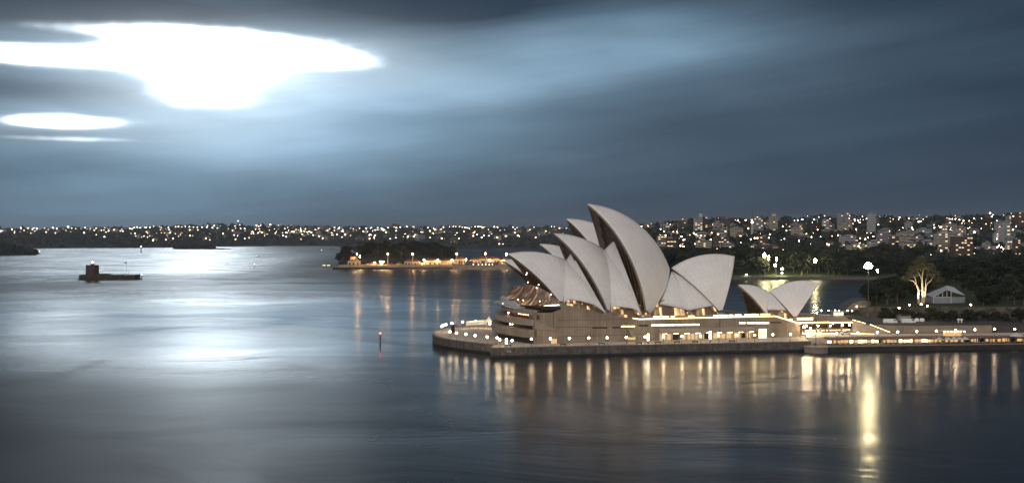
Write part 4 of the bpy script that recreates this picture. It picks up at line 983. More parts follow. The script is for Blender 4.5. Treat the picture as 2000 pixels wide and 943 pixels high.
def scatter_stuff(hill, name, n, size, mt, seed, xr=None, rr=(0.02, 1.0), label=None, cat=None):
    """woodland that reads as one mass: thousands of leaf clumps rising from the slope"""
    r_ = random.Random(seed); q = MB(); x0, x1 = xr or (hill.x0+6, hill.x1-6)
    for _ in range(n):
        px = r_.uniform(x0, x1); r = r_.uniform(*rr); p = hill.pos(px, r); s = size*r_.uniform(0.5, 1.35)*(1.25 if mnoise.noise(Vector((p.x/180, p.y/180, 0))) > 0 else 0.75)
        for k in range(4):
            c = p+Vector((r_.uniform(-s, s), r_.uniform(-s, s), r_.uniform(0.0, s*1.3)))
            a = Vector((r_.uniform(-1, 1), r_.uniform(-1, 1), r_.uniform(-.4, .9))).normalized()*s*0.75; b_ = a.cross(Vector((r_.uniform(-1, 1), r_.uniform(-1, 1), r_.uniform(-1, 1)))).normalized()*s*0.6
            q.quad(c-a-b_, c+a-b_*0.6, c+a*0.8+b_, c-a*0.7+b_)
    o = q.build(name, [mt]); tag(o, label, cat, None, 'stuff'); return o
far = Hill(-160, 1330, [(-160, 486), (0, 485.5), (330, 483.5), (360, 482), (650, 480), (700, 484), (1000, 486.5), (1330, 487)],
           [(-160, 452), (0, 449), (150, 449), (250, 447), (340, 445), (420, 441.5), (560, 443), (640, 446), (760, 447), (1000, 447), (1100, 446), (1330, 440)], 6900, base=3, amp=9, prof=0.9)
far.build('far_hills', M['scrub'], 160, 22)
scatter_stuff(far, 'woodland', 6000, 9, M['foliage'], 11, label='dark woodland covering the distant shore hills', cat='woodland')
city = Hill(1170, 2260, [(1170, 1700), (2260, 1650)], [(1170, 452), (1240, 446), (1290, 441), (1360, 432), (1440, 431), (1520, 430), (1566, 427), (1640, 425), (1720, 428), (1800, 427), (1900, 425), (2000, 421), (2260, 418)], 3300, base=8, amp=5, prof=0.85)
city.build('city_hill', M['scrub'], 110, 24)
scatter_stuff(city, 'woodland', 4000, 5.2, M['foliage'], 12, rr=(0.03, 1.0), label='dark street trees and gardens over the built-up hill at the right', cat='woodland')
def xs(Y): return ipol([(560, 172), (604, 176), (690, 196), (830, 262), (1000, 330), (1200, 392), (1330, 424), (1350, 428)], Y)
def gz(X, Y):
    f1 = X-xs(Y); f2 = min(Y-1356, X-118+8*math.sin(Y/40)) if Y > 1340 else -50
    f = max(f1 if Y < 1340 else -50, f2, (X-430) if Y > 1340 else -50)
    if Y > 1400 and X > 118: f = max(f, min(X-118, Y-1356))
    if f < 0: return -3.0
    pl = 14.2*sm(594, 605, Y)+6.0*sm(620, 900, Y)*sm(0, 120, X-xs(Y))
    if Y > 900: pl = pl*(1-sm(950, 1300, Y)*0.45)
    if Y > 1340: pl = 4.5+6*sm(1356, 1460, Y)
    left = sm(0, 26, f1) if Y < 1340 else 1
    return min(2.2+f*1.2, max(3.0, pl*left+ (8.2*(1-left) if Y < 700 else 2.5*(1-left))))
q = MB(); XS = [100+7*i for i in range(170)]; YS = [590+2.5*i for i in range(8)]+[612+8*i for i in range(135)]
q.grid([[Vector((x, y, gz(x, y)+(fbm(x, y, 40)*0.4 if gz(x, y) > 0 else 0))) for y in YS] for x in XS], flip=False)
tag(q.build('garden_ground', [M['grass']], smooth=True, weld=True), kind='structure')
# sandstone cliff between forecourt and garden
r_ = random.Random(4); q = MB(); G = []
for i in range(90):
    x = 182+i*2.2; row = []
    for j in range(8):
        t = j/7; zz = 4.9+(14.6-4.9)*t; d = fbm(x*1.0, zz*4, 6)*2.2; row.append(Vector((x, 592+t*7-abs(d), zz)))
    row.append(Vector((x, 606, 14.0))); G.append(row)
q.grid(G); tag(q.build('cliff', [M['rock']], smooth=False, weld=True), kind='structure')
# pale kerb line of the far garden shore
q = MB(); q.prism([(112, 1352), (440, 1352), (440, 1355.5), (112, 1355.5)], -2, 3.4); tag(q.build('sea_wall', [M['seawall']]), 'long pale low sea wall along the far garden shore of the cove', 'sea wall')

# ------------------------------------------------------------------ trees
def crown_mesh(name, seed, w, h, n, leaf, mt, flat=1.0, lobes=9):
    r = random.Random(seed); q = MB(); L = []
    for i in range(lobes):
        a = r.uniform(0, 6.28); d = r.uniform(0.15, 0.72)*w; L.append((math.cos(a)*d, math.sin(a)*d, h*r.uniform(0.30, 0.85)*(1-0.25*d/w), w*r.uniform(0.26, 0.46)))
    L.append((0, 0, h*0.75, w*0.42))
    for _ in range(n):
        x, y, z, s = r.choice(L); v = Vector((r.gauss(0, 1), r.gauss(0, 1), r.gauss(0, 1))).normalized()*s*r.uniform(0.55, 1.05)**0.6
        c = Vector((x+v.x, y+v.y, z+v.z*0.62*flat)); u = Vector((r.uniform(-1, 1), r.uniform(-1, 1), r.uniform(-.5, .9))).normalized()
        w_ = u.cross(Vector((r.uniform(-1, 1), r.uniform(-1, 1), r.uniform(-1, 1)))).normalized(); l = leaf*r.uniform(0.5, 1.3)
        q.quad(c-u*l, c-w_*l*0.6, c+u*l, c+w_*l*0.7)
    return q.mesh(name, [mt]), L
def trunk_mesh(name, seed, h, L, rad, mt):
    q = MB(); top = Vector((0, 0, h*0.32)); q.tube([(0, 0, -1.0), (0.1, 0, h*0.15), top], [rad*1.3, rad, rad*0.8], 7)
    for x, y, z, s in L[:6]:
        e = Vector((x*0.8, y*0.8, z)); q.tube([top, top.lerp(e, 0.5)+Vector((0, 0, h*0.04)), e], [rad*0.55, rad*0.35, rad*0.12], 5)
    return q.mesh(name, [mt])
PT = []
for i, (w, h, n, leaf, mt) in enumerate(((8.5, 15, 1500, 0.75, 'foliage'), (7.0, 18, 1400, 0.7, 'foliage2'), (10.5, 16, 1900, 0.8, 'foliage'), (5.5, 14, 1000, 0.65, 'foliage2'))):
    cm, L = crown_mesh('crown', 20+i, w, h, n, leaf, M[mt]); tm = trunk_mesh('trunk', i, h, L, 0.45, M['bark'])
    r_ = empty('tree', (0, 0, 0), 0, 'x', 'tree'); c_ = bpy.data.objects.new('crown', cm); col.objects.link(c_); c_.parent = r_
    t_ = bpy.data.objects.new('trunk', tm); col.objects.link(t_); t_.parent = r_; PT.append([r_, False, w, h])
def tree(kind, x, y, z, sc, label, group):
    P_ = PT[kind]; rz = rnd.uniform(0, 6.28); s3 = (sc*rnd.uniform(.9, 1.15), sc*rnd.uniform(.9, 1.15), sc*rnd.uniform(.88, 1.1))
    if not P_[1]: P_[1] = True; o = P_[0]; o.location = (x, y, z); o.rotation_euler.z = rz; o.scale = s3; o['label'] = label; o['group'] = group; return o
    return copy_tree(P_[0], (x, y, z), rz, label, s3, group)
G1, L1 = 'dark trees on the garden slope right of the round-roofed building', 'dark dense tree on the garden slope between the round-roofed building and the marquee'
rt = random.Random(9)
for px, py, Y in ((1702, 606, 662), (1712, 611, 640), (1722, 609, 648), (1733, 613, 632), (1742, 606, 655), (1752, 611, 640), (1716, 600, 700), (1730, 598, 715), (1748, 600, 690), (1762, 600, 668), (1708, 596, 760), (1726, 594, 780), (1745, 592, 800), (1764, 592, 770), (1690, 590, 840), (1705, 588, 880)):
    x = (px-CX)/F*Y; tree(rt.choice((0, 2, 3)), x, Y, max(4.5, gz(x, Y))-0.5, rt.uniform(0.75, 1.0), L1, G1)
G2, L2 = 'dark trees behind and around the marquee', 'dark tree in the unlit garden behind or beside the marquee and the floodlit gum'
for i in range(88):
    Y = rt.uniform(665, 1100); px = rt.uniform(1770, 2060); x = (px-CX)/F*Y
    if Y < 700 and 1795 < px < 1900: continue
    tree(rt.randrange(4), x, Y, gz(x, Y)-0.5, rt.uniform(0.8, 1.25), L2, G2)
for i in range(24):
    Y = rt.uniform(618, 655); px = rt.uniform(1892, 2060); x = (px-CX)/F*Y; tree(rt.choice((0, 3)), x, Y, gz(x, Y)-0.5, rt.uniform(0.45, 0.8), 'low dark tree right of the marquee near the cliff top', 'low dark trees right of the marquee')
G3, L3 = 'dark trees of the far garden shore', 'dark tree in the row along the far garden shore across the cove'
for i in range(95):
    px = 1236+i*(1790-1236)/95+rt.uniform(-5, 5); Y = rt.choice((1378, 1405, 1440, 1480, 1530))+rt.uniform(-12, 12); x = (px-CX)/F*Y
    if x < 122: continue
    if Y < 1400 and 1500 < px < 1540: continue
    tree(rt.choice((0, 1, 2, 2)), x, Y, gz(x, Y)-0.5, rt.uniform(1.4, 2.05), L3, G3)
SH = empty('shrub', (0, 0, 0), 0, 'x', 'shrub'); c_ = bpy.data.objects.new('foliage', PT[3][0].children[0].data); col.objects.link(c_); c_.parent = SH
q = MB(); q.tube([(0, 0, -.5), (.2, 0, 3), (1.5, .5, 7)], [.4, .3, .1], 5); q.tube([(.2, 0, 3), (-1.8, .4, 7)], [.25, .1], 5); q.build('stem', M['bark'], SH)
G4 = 'shrubs at the foot of the sandstone cliff'
for i in range(75):
    x = rt.uniform(188, 305); k_ = rt.uniform(.3, .62); lb = 'dark shrub at the foot of the cliff behind the forecourt'
    o = SH if i == 0 else copy_tree(SH, None, 0, lb, None, G4); o.location = (x, rt.uniform(570, 591), 7.8); o.scale = (k_*1.3, k_*1.3, k_); o.rotation_euler.z = rt.uniform(0, 6); o['label'] = lb; o['group'] = G4
# the floodlit gum tree
Yg = 628; xg = (1797-CX)/F*Yg; zg = gz(xg, Yg)
gum = empty('gum_tree', (xg, Yg, zg), 0, 'gum tree with pale branching trunks lit from below beside the marquee', 'tree')
q = MB(); k = Yg/F
def gpt(px, py, dy=0): return ((px-1797)*k, dy, H-(py-YH)*k-zg)
for pts, rs in (([(1795, 594), (1793, 578), (1794, 566), (1790, 556), (1784, 549), (1777, 546)], [.75, .62, .5, .38, .25, .12]), ([(1801, 594), (1802, 575), (1801, 555), (1801, 540), (1803, 528)], [.75, .6, .5, .35, .2]),
                ([(1804, 592), (1807, 572), (1808, 560), (1812, 553), (1818, 548), (1822, 542)], [.55, .45, .38, .3, .22, .1]), ([(1790, 556), (1788, 545), (1783, 535)], [.3, .2, .08]), ([(1808, 560), (1808, 548), (1812, 538)], [.3, .2, .1]), ([(1801, 548), (1796, 536), (1790, 528)], [.25, .15, .08])):
    q.tube([gpt(*p) for p in pts], rs, 7)
q.build('trunk', M['palebark'], gum, True)
q = MB(); r = random.Random(2)
for cx, cy, rx, ry in ((1800, 523, 9, 8), (1780, 536, 14, 8), (1822, 534, 15, 9), (1795, 513, 14, 7), (1812, 520, 14, 8), (1768, 544, 9, 5), (1835, 546, 8, 6), (1800, 505, 9, 5), (1786, 524, 12, 7)):
    for _ in range(330):
        v = Vector((r.gauss(0, 1), r.gauss(0, 1), r.gauss(0, 1))).normalized()*r.uniform(.4, 1)**.5; c = Vector(gpt(cx, cy))+Vector((v.x*rx*k, v.y*3.5+r.uniform(-2, 2), v.z*ry*k))
        u = Vector((r.uniform(-1, 1), r.uniform(-1, 1), r.uniform(-1, 1))).normalized(); w_ = u.cross(Vector((r.uniform(-1, 1), r.uniform(-1, 1), 1))).normalized(); q.quad(c-u*.35, c-w_*.22, c+u*.35, c+w_*.22)
q.build('crown', pmat('gum_leaves', (0.10, 0.095, 0.05), .8, .3, .4), gum)
for i, (px, dy) in enumerate(((1790, -4), (1803, -5))):
    ul = empty('uplight', (xg+(px-1797)*k, Yg+dy, zg+0.1), 0, 'small ground floodlight aimed up the pale gum, the %s one' % ('left' if i == 0 else 'right'), 'floodlight')
    q = MB(); q.lathe([(.3, 0), (.35, .4), (0, .42)], n=8); q.build('housing', M['steel'], ul)
    sl = bpy.data.lights.new('uplight_beam', 'SPOT'); sl.energy = 13000; sl.color = (1, .78, .48); sl.spot_size = R(70); sl.spot_blend = .6; sl.shadow_soft_size = .25
    s_ = bpy.data.objects.new('uplight_beam', sl); col.objects.link(s_); s_.parent = ul; s_.location = (0, 0, .6); s_.rotation_euler = (R(158), 0, 0)
# marquee on the garden terrace
Ym = 640; xm0, xm1 = (1810-CX)/F*Ym, (1884-CX)/F*Ym; zm = 14.3
mq = empty('garden_marquee', ((xm0+xm1)/2, Ym, zm), 0.12, 'white framed marquee with glazed gable ends in the dark garden beside the floodlit gum', 'marquee')
q = MB(); hw = 5.2
q.quad((-10, -5, 0), (0.4, -5, 0), (0.4, -5, 3.4), (-10, -5, 3.4)); q.quad((.4, -5, 0), (10.5, -2, 0), (10.5, -2, 3.4), (.4, -5, 3.4)); q.quad((-10, 8, 0), (-10, -5, 0), (-10, -5, 3.4), (-10, 8, 3.4)); q.quad((10.5, 8, 0), (-10, 8, 0), (-10, 8, 3.4), (10.5, 8, 3.4)); q.quad((10.5, -2, 0), (10.5, 8, 0), (10.5, 8, 3.4), (10.5, -2, 3.4)); q.build('wall', M['grey'], mq)
q = MB(); g0 = [(-10, -5, 3.4), (-1.2, -5, 7.2), (.6, -5, 3.4)]
q.poly([(-10, -5, 3.4), (.6, -5, 3.4), (.4, -5, 6.4), (-2.0, -5, 7.6)]); q.build('gable_glass', M['glass'], mq)
q = MB(); a = (-10.3, -5.3, 3.4); b_ = (-2.0, -5.3, 7.8); c = (.8, -5.3, 6.4)
q.quad(a, b_, (5, 8.3, 9.2), (-8, 8.3, 4.2)); q.quad(b_, c, (11, -1.8, 4.0), (9, 8.3, 8.4)); q.tri(b_, (9, 8.3, 8.4), (5, 8.3, 9.2)); q.build('roof', pmat('canvas_roof', (.45, .47, .5), .7, .08), mq)
for p0, p1 in ((a, b_), (b_, c), ((-10, -5.2, 0), (-10, -5.2, 3.4)), ((.5, -5.2, 0), (.5, -5.2, 6.3)), ((-10, -5.2, 3.4), (.5, -5.2, 3.4)), ((-4.5, -5.2, 3.4), (-4.5, -5.2, 6.2)), ((-2, -5.2, 3.4), (-2, -5.2, 7.5)), ((-7.2, -5.2, 3.4), (-7.2, -5.2, 4.9))):
    q = MB(); q.tube([p0, p1], .14, 5); q.build('frame', M['white'], mq)
q = MB(); q.ball((-4, 0, 2.6), .22, 6); q.build('tent_lamp', M['lamp'], mq)

# ------------------------------------------------------------------ lamps, houses and blocks of the far shores
flp = empty('street_light', (0, 0, 0), 0, 'x', 'street lamp'); q = MB(); q.lathe([(.25, -3), (.15, 8)], n=5); q.build('lamp_post', M['steel'], flp); q = MB(); q.ball((0, 0, 8.5), 1.0, 6); q.build('lamp_head', M['farlamp'], flp)
flo = empty('street_light', (0, 0, 0), 0, 'x', 'street lamp'); q = MB(); q.lathe([(.25, -3), (.15, 8)], n=5); q.build('lamp_post', M['steel'], flo); q = MB(); q.ball((0, 0, 8.5), 1.0, 6); q.build('lamp_head', M['farlamp2'], flo)
st = {'a': False, 'b': False}
def slamp(p, sc, label, group, orange=False):
    k_ = 'b' if orange else 'a'; pr = flo if orange else flp
    if not st[k_]: st[k_] = True; pr.location = p; pr.scale = (sc, sc, 1); pr['label'] = label; pr['group'] = group; pr.children[1].scale = (1, 1, sc); return pr
    o = copy_tree(pr, p, 0, label, (sc, sc, 1), group); return o
rl = random.Random(31)
GLF, LLF = 'street lights on the distant shore', 'tiny bright street light on the distant shore hills across the water'
# measured clusters first, then a loose scatter that thickens towards the ridge
spots = [(5,455),(7,452),(24,454),(29,456),(28,460),(46,450),(47,454),(54,449),(66,448),(88,449),(103,448),(121,448),(140,449),(148,450),(166,448),(176,450),(184,453),(203,453),(207,457),(164,459),(188,463),(204,467),(235,455),(240,455),(258,451),(262,448),(268,447),(274,449),(283,448),(293,448),(300,446),(315,448),(329,448),(330,453),(332,458),(313,453),(281,465),(299,474),(288,467),
 (355,447),(362,446),(370,446),(378,447),(386,447),(395,447),(404,447),(405,444),(418,444),(415,448),(425,449),(432,445),(446,450),(459,445),(460,449),(468,443),(470,450),(478,450),(501,443),(505,445),(509,443),(506,451),(528,442),(492,457),(495,460),(512,457),(526,453),(536,451),(548,451),(553,464),(538,459),(570,456),(478,470),(460,471),(376,464),(371,464),(338,470),(410,472),
 (587,449),(588,453),(589,457),(590,461),(589,466),(588,471),(600,457),(604,456),(608,457),(616,452),(622,449),(628,462),(634,465),(640,453),(648,458),(658,462),(662,449),(668,455),(671,456),(674,463),(661,450),(690,450),(695,454),(715,449),(724,449),(733,453),(738,448),(745,449),(752,453),(758,448),(770,447),(774,449),(782,447),(790,446),(795,447),(808,447),(817,447),(833,446),(836,448),(847,450),(850,453),(853,456),(866,447),(877,446),(885,446),(890,446),(898,446),(903,447),(908,448),(912,449),(917,450),(921,447),(928,446),(934,446),(938,446),(944,447),(965,446),(971,447),(1002,447),(1010,448),(925,459),(932,463),(941,468),(955,465),(988,466),(1014,466),(975,485),(982,485),(731,467),(724,463),(718,466),(762,470),(773,469),(808,466),(815,467),(840,456),(823,457),(791,460),(774,454)]
for px, py in spots:
    r = 0.0                                                # find the slope point under this sight line
    for i in range(75):
        r = i/59; p = far.pos(px, r)
        if YH-(p.z+8-H)*F/p.y <= py: break
    slamp(far.pos(px, min(1.0, r), 9), rl.choice((1.8, 2.4, 3.0, 4.2))*(p.y/6000), LLF, GLF, rl.random() < 0.25)
for i in range(34):
    px = rl.uniform(560, 1250) if rl.random() < .7 else rl.uniform(0, 600); r = rl.uniform(.25, .98)
    if px < 350 and r < .5: continue
    slamp(far.pos(px, r, 9), rl.uniform(1.2, 2.2), LLF, GLF, rl.random() < 0.45)
GLC, LLC = 'street lights on the built-up hill', 'small street light among the blocks and houses on the hill at the right'
cl = [(1297,457,1),(1315,458,1),(1331,469,1.6),(1335,476,1.2),(1355,461,1.3),(1359,466,1.4),(1369,466,1.3),(1390,461,1),(1417,458,1),(1403,474,1),(1410,474,1.2),(1418,474,1),(1384,477,1.3),(1388,475,1.2),(1382,482,1),(1329,488,1.1),(1335,488,1.1),(1456,435,1.4),(1469,434,2.6),(1441,436,1.3),(1517,446,1.3),(1529,447,1.2),(1536,456,1),(1564,447,1.2),(1567,434,1.2),(1558,435,1),(1590,433,1),(1597,455,1),(1575,464,1),(1479,471,1.2),(1474,472,1.2),(1466,474,1),(1502,471,1.1),(1504,465,1),(1585,470,1),(1615,484,1),(1669,433,1),(1693,432,1.1),(1676,437,1),(1679,440,1.1),(1717,427,1.4),(1672,453,1.1),(1729,464,1.2),(1672,485,1.6),(1679,484,1.7),(1686,486,1.5),(1699,485,1.4),(1677,489,1),(1716,480,1),(1680,472,1.4),(1658,469,1.3),(1637,466,1),(1695,471,1),(1706,470,1),(1757,429,1),(1775,431,1),(1794,438,1.3),(1798,437,1.2),(1781,451,1.2),(1825,450,1),(1838,449,1.3),(1855,432,1.4),(1860,432,1.2),(1866,432,1),(1874,434,1),(1882,437,1),(1893,436,1),(1902,431,1),(1917,431,1),(1926,443,1),(1934,420,1.3),(1937,428,1.4),(1947,436,1.3),(1979,427,1.4),(1984,429,1.5),(1993,428,1.4),(1950,469,1.2),(1947,475,1.2),(1948,490,1.1),(1956,490,1.3),(1951,487,1),(1888,491,1.6),(1894,493,1.5),(1885,488,1.3),(1838,499,1.5),(1300,466,1),(1290,453,1),(1253,447,1),(1266,446,1)]
for px, py, sc in cl:
    for i in range(75):
        r = i/59; p = city.pos(px, r)
        if YH-(p.z+8-H)*F/p.y <= py: break
    slamp(city.pos(px, min(1.0, r), 5), sc*rl.uniform(.9, 1.4)*max(.5, p.y/2700), LLC, GLC, rl.random() < .35)
for i in range(14):
    slamp(city.pos(rl.uniform(1245, 2080), rl.uniform(.1, .97)), rl.uniform(.35, .7), LLC, GLC, rl.random() < .45)
# beyond the 300 that show largest: the finest sprinkle of lights, one object
q = MB()
for i in range(520):
    if rl.random() < .62:
        px = rl.uniform(240, 1270) if rl.random() < .85 else rl.uniform(0, 240); r = rl.uniform(.15, 1.0)**.7 if px > 240 else rl.uniform(.7, .98); p = far.pos(px, r, rl.uniform(8, 16)); s_ = rl.choice((.8, 1.1, 1.6))*(1.3 if fbm(p.x, p.y, 300) > 0.05 else .6)
    else: p = city.pos(rl.uniform(1245, 2080), rl.uniform(.05, 1.0), rl.uniform(5, 12)); s_ = rl.uniform(.3, .75)
    q.ball(p, s_, 6, 0 if rl.random() < .6 else 1)
tag(q.build('city_lights', [M['farlamp'], M['farlamp2']]), 'fine sprinkle of countless tiny lights over the far hills', 'city lights', None, 'stuff')
def house_proto(wm, rm, lit, cat='house'):
    r_ = empty('house', (0, 0, 0), 0, 'x', cat); q = MB(); q.box((0, 0, -4), (6.5, 4.5, 9.5)); q.build('wall', wm, r_)
    q = MB(); A = [(-7, -5, 5.4), (7, -5, 5.4), (7, 5, 5.4), (-7, 5, 5.4)]; q.quad(A[0], A[1], (5, 0, 8.2), (-5, 0, 8.2)); q.quad(A[2], A[3], (-5, 0, 8.2), (5, 0, 8.2)); q.tri(A[1], A[2], (5, 0, 8.2)); q.tri(A[3], A[0], (-5, 0, 8.2)); q.build('roof', rm, r_)
    for i, x in enumerate((-4, 0, 4)):
        q = MB(); q.box((x, -4.55, 1.4), (1.1, .05, 1.9)); q.build('window', M['house_lit'] if i in lit else M['dark'], r_)
    return r_
HP = [[house_proto(M['cream'], M['roof'], (0,)), False, 'cream house with a red roof'], [house_proto(M['grey'], M['slate'], (1,)), False, 'grey house with a slate roof'], [house_proto(M['brick'], M['roof'], (2,)), False, 'brick house with a red roof']]
def house(k_, p, sc, where, group):
    P_ = HP[k_]; lb = P_[2]+' '+where; rz = rl.uniform(-.7, .7)
    if not P_[1]: P_[1] = True; P_[0].location = p; P_[0].scale = (sc,)*3; P_[0].rotation_euler.z = rz; P_[0]['label'] = lb; P_[0]['group'] = group; return
    copy_tree(P_[0], p, rz, lb, sc, group)
GH = ['%s on the distant shore' % s for s in ('cream houses', 'grey houses', 'brick houses')]
for i in range(190):
    px = rl.uniform(230, 1280) if rl.random() < .85 else rl.uniform(-20, 240); r = rl.uniform(.18, .97)
    if px < 240: r = rl.uniform(.6, .95)
    k_ = rl.randrange(3); house(k_, far.pos(px, r, 6), rl.uniform(1.3, 2.3), 'among trees on the distant shore hills', GH[k_])
GH2 = ['%s on the built-up hill' % s for s in ('cream houses', 'grey houses', 'brick houses')]
for i in range(105):
    k_ = rl.randrange(3); house(k_, city.pos(rl.uniform(1245, 2080), rl.uniform(.08, .97)), rl.uniform(.8, 1.5), 'among the blocks on the built-up hill at the right', GH2[k_])
def block(x0, x1, yt, yb, Y, wm, label, lit=0.1, stripes=False, step=None, group=None, name='apartment_tower', nwin=14, seed=0):
    """an apartment tower standing at distance Y, from its outline in the photo"""
    r = random.Random(int(x0*7+yt)+seed); k = Y/F; w = (x1-x0)*k; zt = H-(yt-YH)*k; zb = H-(yb-YH)*k-8; h = zt-zb; dd = min(w, 22)
    r_ = empty(name, (((x0+x1)/2-CX)*k, Y+dd/2, zb), 0, label, 'apartment block', group)
    q = MB(); q.box((0, 0, 0), (w/2, dd/2, h)); q.build('wall', wm, r_)
    q = MB(); q.box((w*.1*r.choice((-1, 1)), 0, h), (w*.22, dd*.25, max(2.5, h*.05))); q.build('lift_house', M['grey'], r_)
    q = MB(); q.box((0, 0, h), (w/2+.3, dd/2+.3, .8)); q.build('roof', M['slate'], r_)
    if step: q = MB(); q.box((step[0]*w, 0, 0), (step[1]*w/2, dd*.45, h+step[2]*k)); q.build('stair_tower', wm, r_)
    fl = max(3, int(h/3.4)); nc = max(2, int(w/4.5))
    q = MB()
    for f in range(fl):                                     # recessed window bands between the floor slabs
        q.box((0, -dd/2-.25, h*(f+.35)/fl), (w/2-.6, .2, h/fl*.42))
    q.build('window_band', M['dark'] if not stripes else M['slate'], r_)
    cells = [(a, f) for a in range(nc) for f in range(fl)]; r.shuffle(cells)
    for a, f in cells[:min(nwin, int(len(cells)*lit)+1)]:
        q = MB(); q.box((-w/2+(a+.5)*w/nc, -dd/2-.5, h*(f+.36)/fl), (w/nc*.36, .06, h/fl*.42)); q.build('window', M['window_lit'], r_)
    return r_
M['pale'] = pmat('pale_render', (0.42, 0.42, 0.43), .8, .08, .2)
tw = [(1357, 1372, 425, 456, 2500, 'pale', 'pale tower with a dark block on its roof, left end of the hill skyline', .35, False, (0.3, .35, 8)), (1372.5, 1382, 424, 456, 2520, 'brick', 'dark narrow tower directly right of the pale leftmost skyline tower', .15, False, None),
 (1394, 1409, 433, 458, 2700, 'brick', 'brown block third from the left on the hill skyline', .1, False, None), (1409.5, 1426, 428, 458, 2650, 'brick', 'brown stepped block right of centre in the left skyline group', .12, False, (-.2, .4, 5)), (1427, 1438, 437, 456, 2700, 'pale', 'short pale block at the right of the left skyline group', .2, False, None),
 (1473, 1490, 426, 459, 2400, 'grey', 'grey twin-fronted tower beside the brightest skyline light', .15, True, None), (1505, 1519, 423, 459, 2500, 'cream', 'cream tower with a stepped crown left of centre on the skyline', .1, False, (0, .55, 6)), (1608, 1619, 429, 453, 2600, 'pale', 'slim pale tower with a column of lit windows', .3, False, None),
 (1620, 1630, 437, 454, 2620, 'grey', 'low grey block right of the slim pale tower', .1, False, None), (1637, 1647, 417, 444, 2600, 'grey', 'left slab of the grey double tower on the skyline', .08, True, None), (1648, 1658, 416, 444, 2605, 'grey', 'right slab of the grey double tower on the skyline', .08, True, None),
 (1697, 1710, 416, 455, 2450, 'pale', 'tall pale tower with strong horizontal balcony stripes', .05, True, None), (1959, 1973, 433, 470, 2000, 'pale', 'upper right slab of the white stepped building near the right edge', .1, True, None), (1950, 1959, 441, 470, 1990, 'pale', 'middle slab of the white stepped building near the right edge', .1, True, None), (1942, 1950, 455, 472, 1980, 'pale', 'lowest left slab of the white stepped building near the right edge', .1, True, None),
 (1967, 1975, 422, 445, 2600, 'grey', 'narrow grey tower above the white stepped building', .2, False, None), (1990, 2012, 415, 444, 2500, 'brick', 'brown tower cut by the right edge of the photograph', .15, False, None), (1833, 1876, 456, 486, 1850, 'cream', 'broad cream block with a brightly lit upper floor', .25, False, (-.2, .3, 4)), (1866, 1900, 463, 490, 1800, 'brick', 'brown balcony block with a lit stair column', .3, False, (.1, .12, 3)),
 (1923, 1935, 474, 487, 1850, 'pale', 'small plain pale block among dark trees at the right', .05, False, None), (1967, 1977, 466, 487, 1800, 'grey', 'striped grey block with small lit windows low at the far right', .3, True, None), (1983, 1993, 468, 488, 1800, 'brick', 'dark brick block with lit windows low at the far right', .3, False, None), (1764, 1790, 473, 488, 1850, 'cream', 'cream block with one very bright vertical stair window', .3, False, None), (1804, 1832, 470, 482, 1950, 'pale', 'long low pale-roofed block in the middle of the right hill', .1, False, None),
 (1840, 1850, 446, 458, 2200, 'grey', 'small grey block above the broad cream block', .3, False, None), (1873, 1881, 446, 458, 2200, 'pale', 'small pale block above the brown balcony block', .2, False, None), (1285, 1302, 461, 488, 1900, 'grey', 'grey waterfront block immediately right of the highest shell', .25, False, None), (1302.5, 1321, 466, 490, 1850, 'brick', 'brick waterfront block second right of the highest shell', .25, False, None), (1360, 1379, 455, 474, 2200, 'cream', 'cream block below the leftmost skyline tower', .2, False, None), (1398, 1424, 463, 481, 2000, 'brick', 'long brown block above the bright yellow row of lights', .3, False, None),
 (1484, 1500, 462, 474, 2100, 'brick', 'small brown block below the grey twin-fronted tower', .15, False, None), (1664, 1676, 464, 486, 2050, 'brick', 'brown block left of the lit warehouse row', .15, False, None), (1718, 1740, 456, 480, 2100, 'grey', 'wide grey block below the striped pale tower', .15, False, None), (1741, 1756, 462, 486, 2000, 'brick', 'brick block right of the wide grey block', .2, False, None), (1660, 1700, 478, 489, 1850, 'cream', 'long low lit warehouse behind the great floodlight', .5, False, None)]
for t in tw: block(t[0], t[1], t[2], t[3], t[4], M[t[5]], t[6], t[7], t[8], t[9])
gb = 'mid-rise blocks scattered over the built-up hill'
for i in range(52):
    px = rl.uniform(1250, 2060); r = rl.uniform(.05, .95); p = city.pos(px, r); k = p.y/F; w = rl.uniform(10, 26)/k; h = rl.uniform(9, 22)/k; yb = YH-(p.z-H)/k; kk = rl.choice(('brick', 'grey', 'cream', 'pale'))
    block(px-w/2, px+w/2, yb-h, yb, p.y, M[kk], '%s mid-rise block with dark window bands among the houses of the right hill' % {'brick': 'brown', 'grey': 'grey', 'cream': 'cream', 'pale': 'pale'}[kk], .06, False, None, {'brick': 'brown', 'grey': 'grey', 'cream': 'cream', 'pale': 'pale'}[kk]+' '+gb, 'apartment_block', 5)
gf = 'larger blocks on the distant shore'
for i in range(26):
    px = rl.uniform(560, 1240); r = rl.uniform(.1, .95); p = far.pos(px, r); k = p.y/F; w = rl.uniform(25, 60)/k; h = rl.uniform(14, 34)/k; yb = YH-(p.z-H)/k
    block(px-w/2, px+w/2, yb-h, yb, p.y, M['grey'] if i % 2 else M['brick'], '%s block rising among houses on the distant shore' % ('grey' if i % 2 else 'brown'), .12, False, None, ('grey ' if i % 2 else 'brown ')+gf, 'apartment_block', 4)
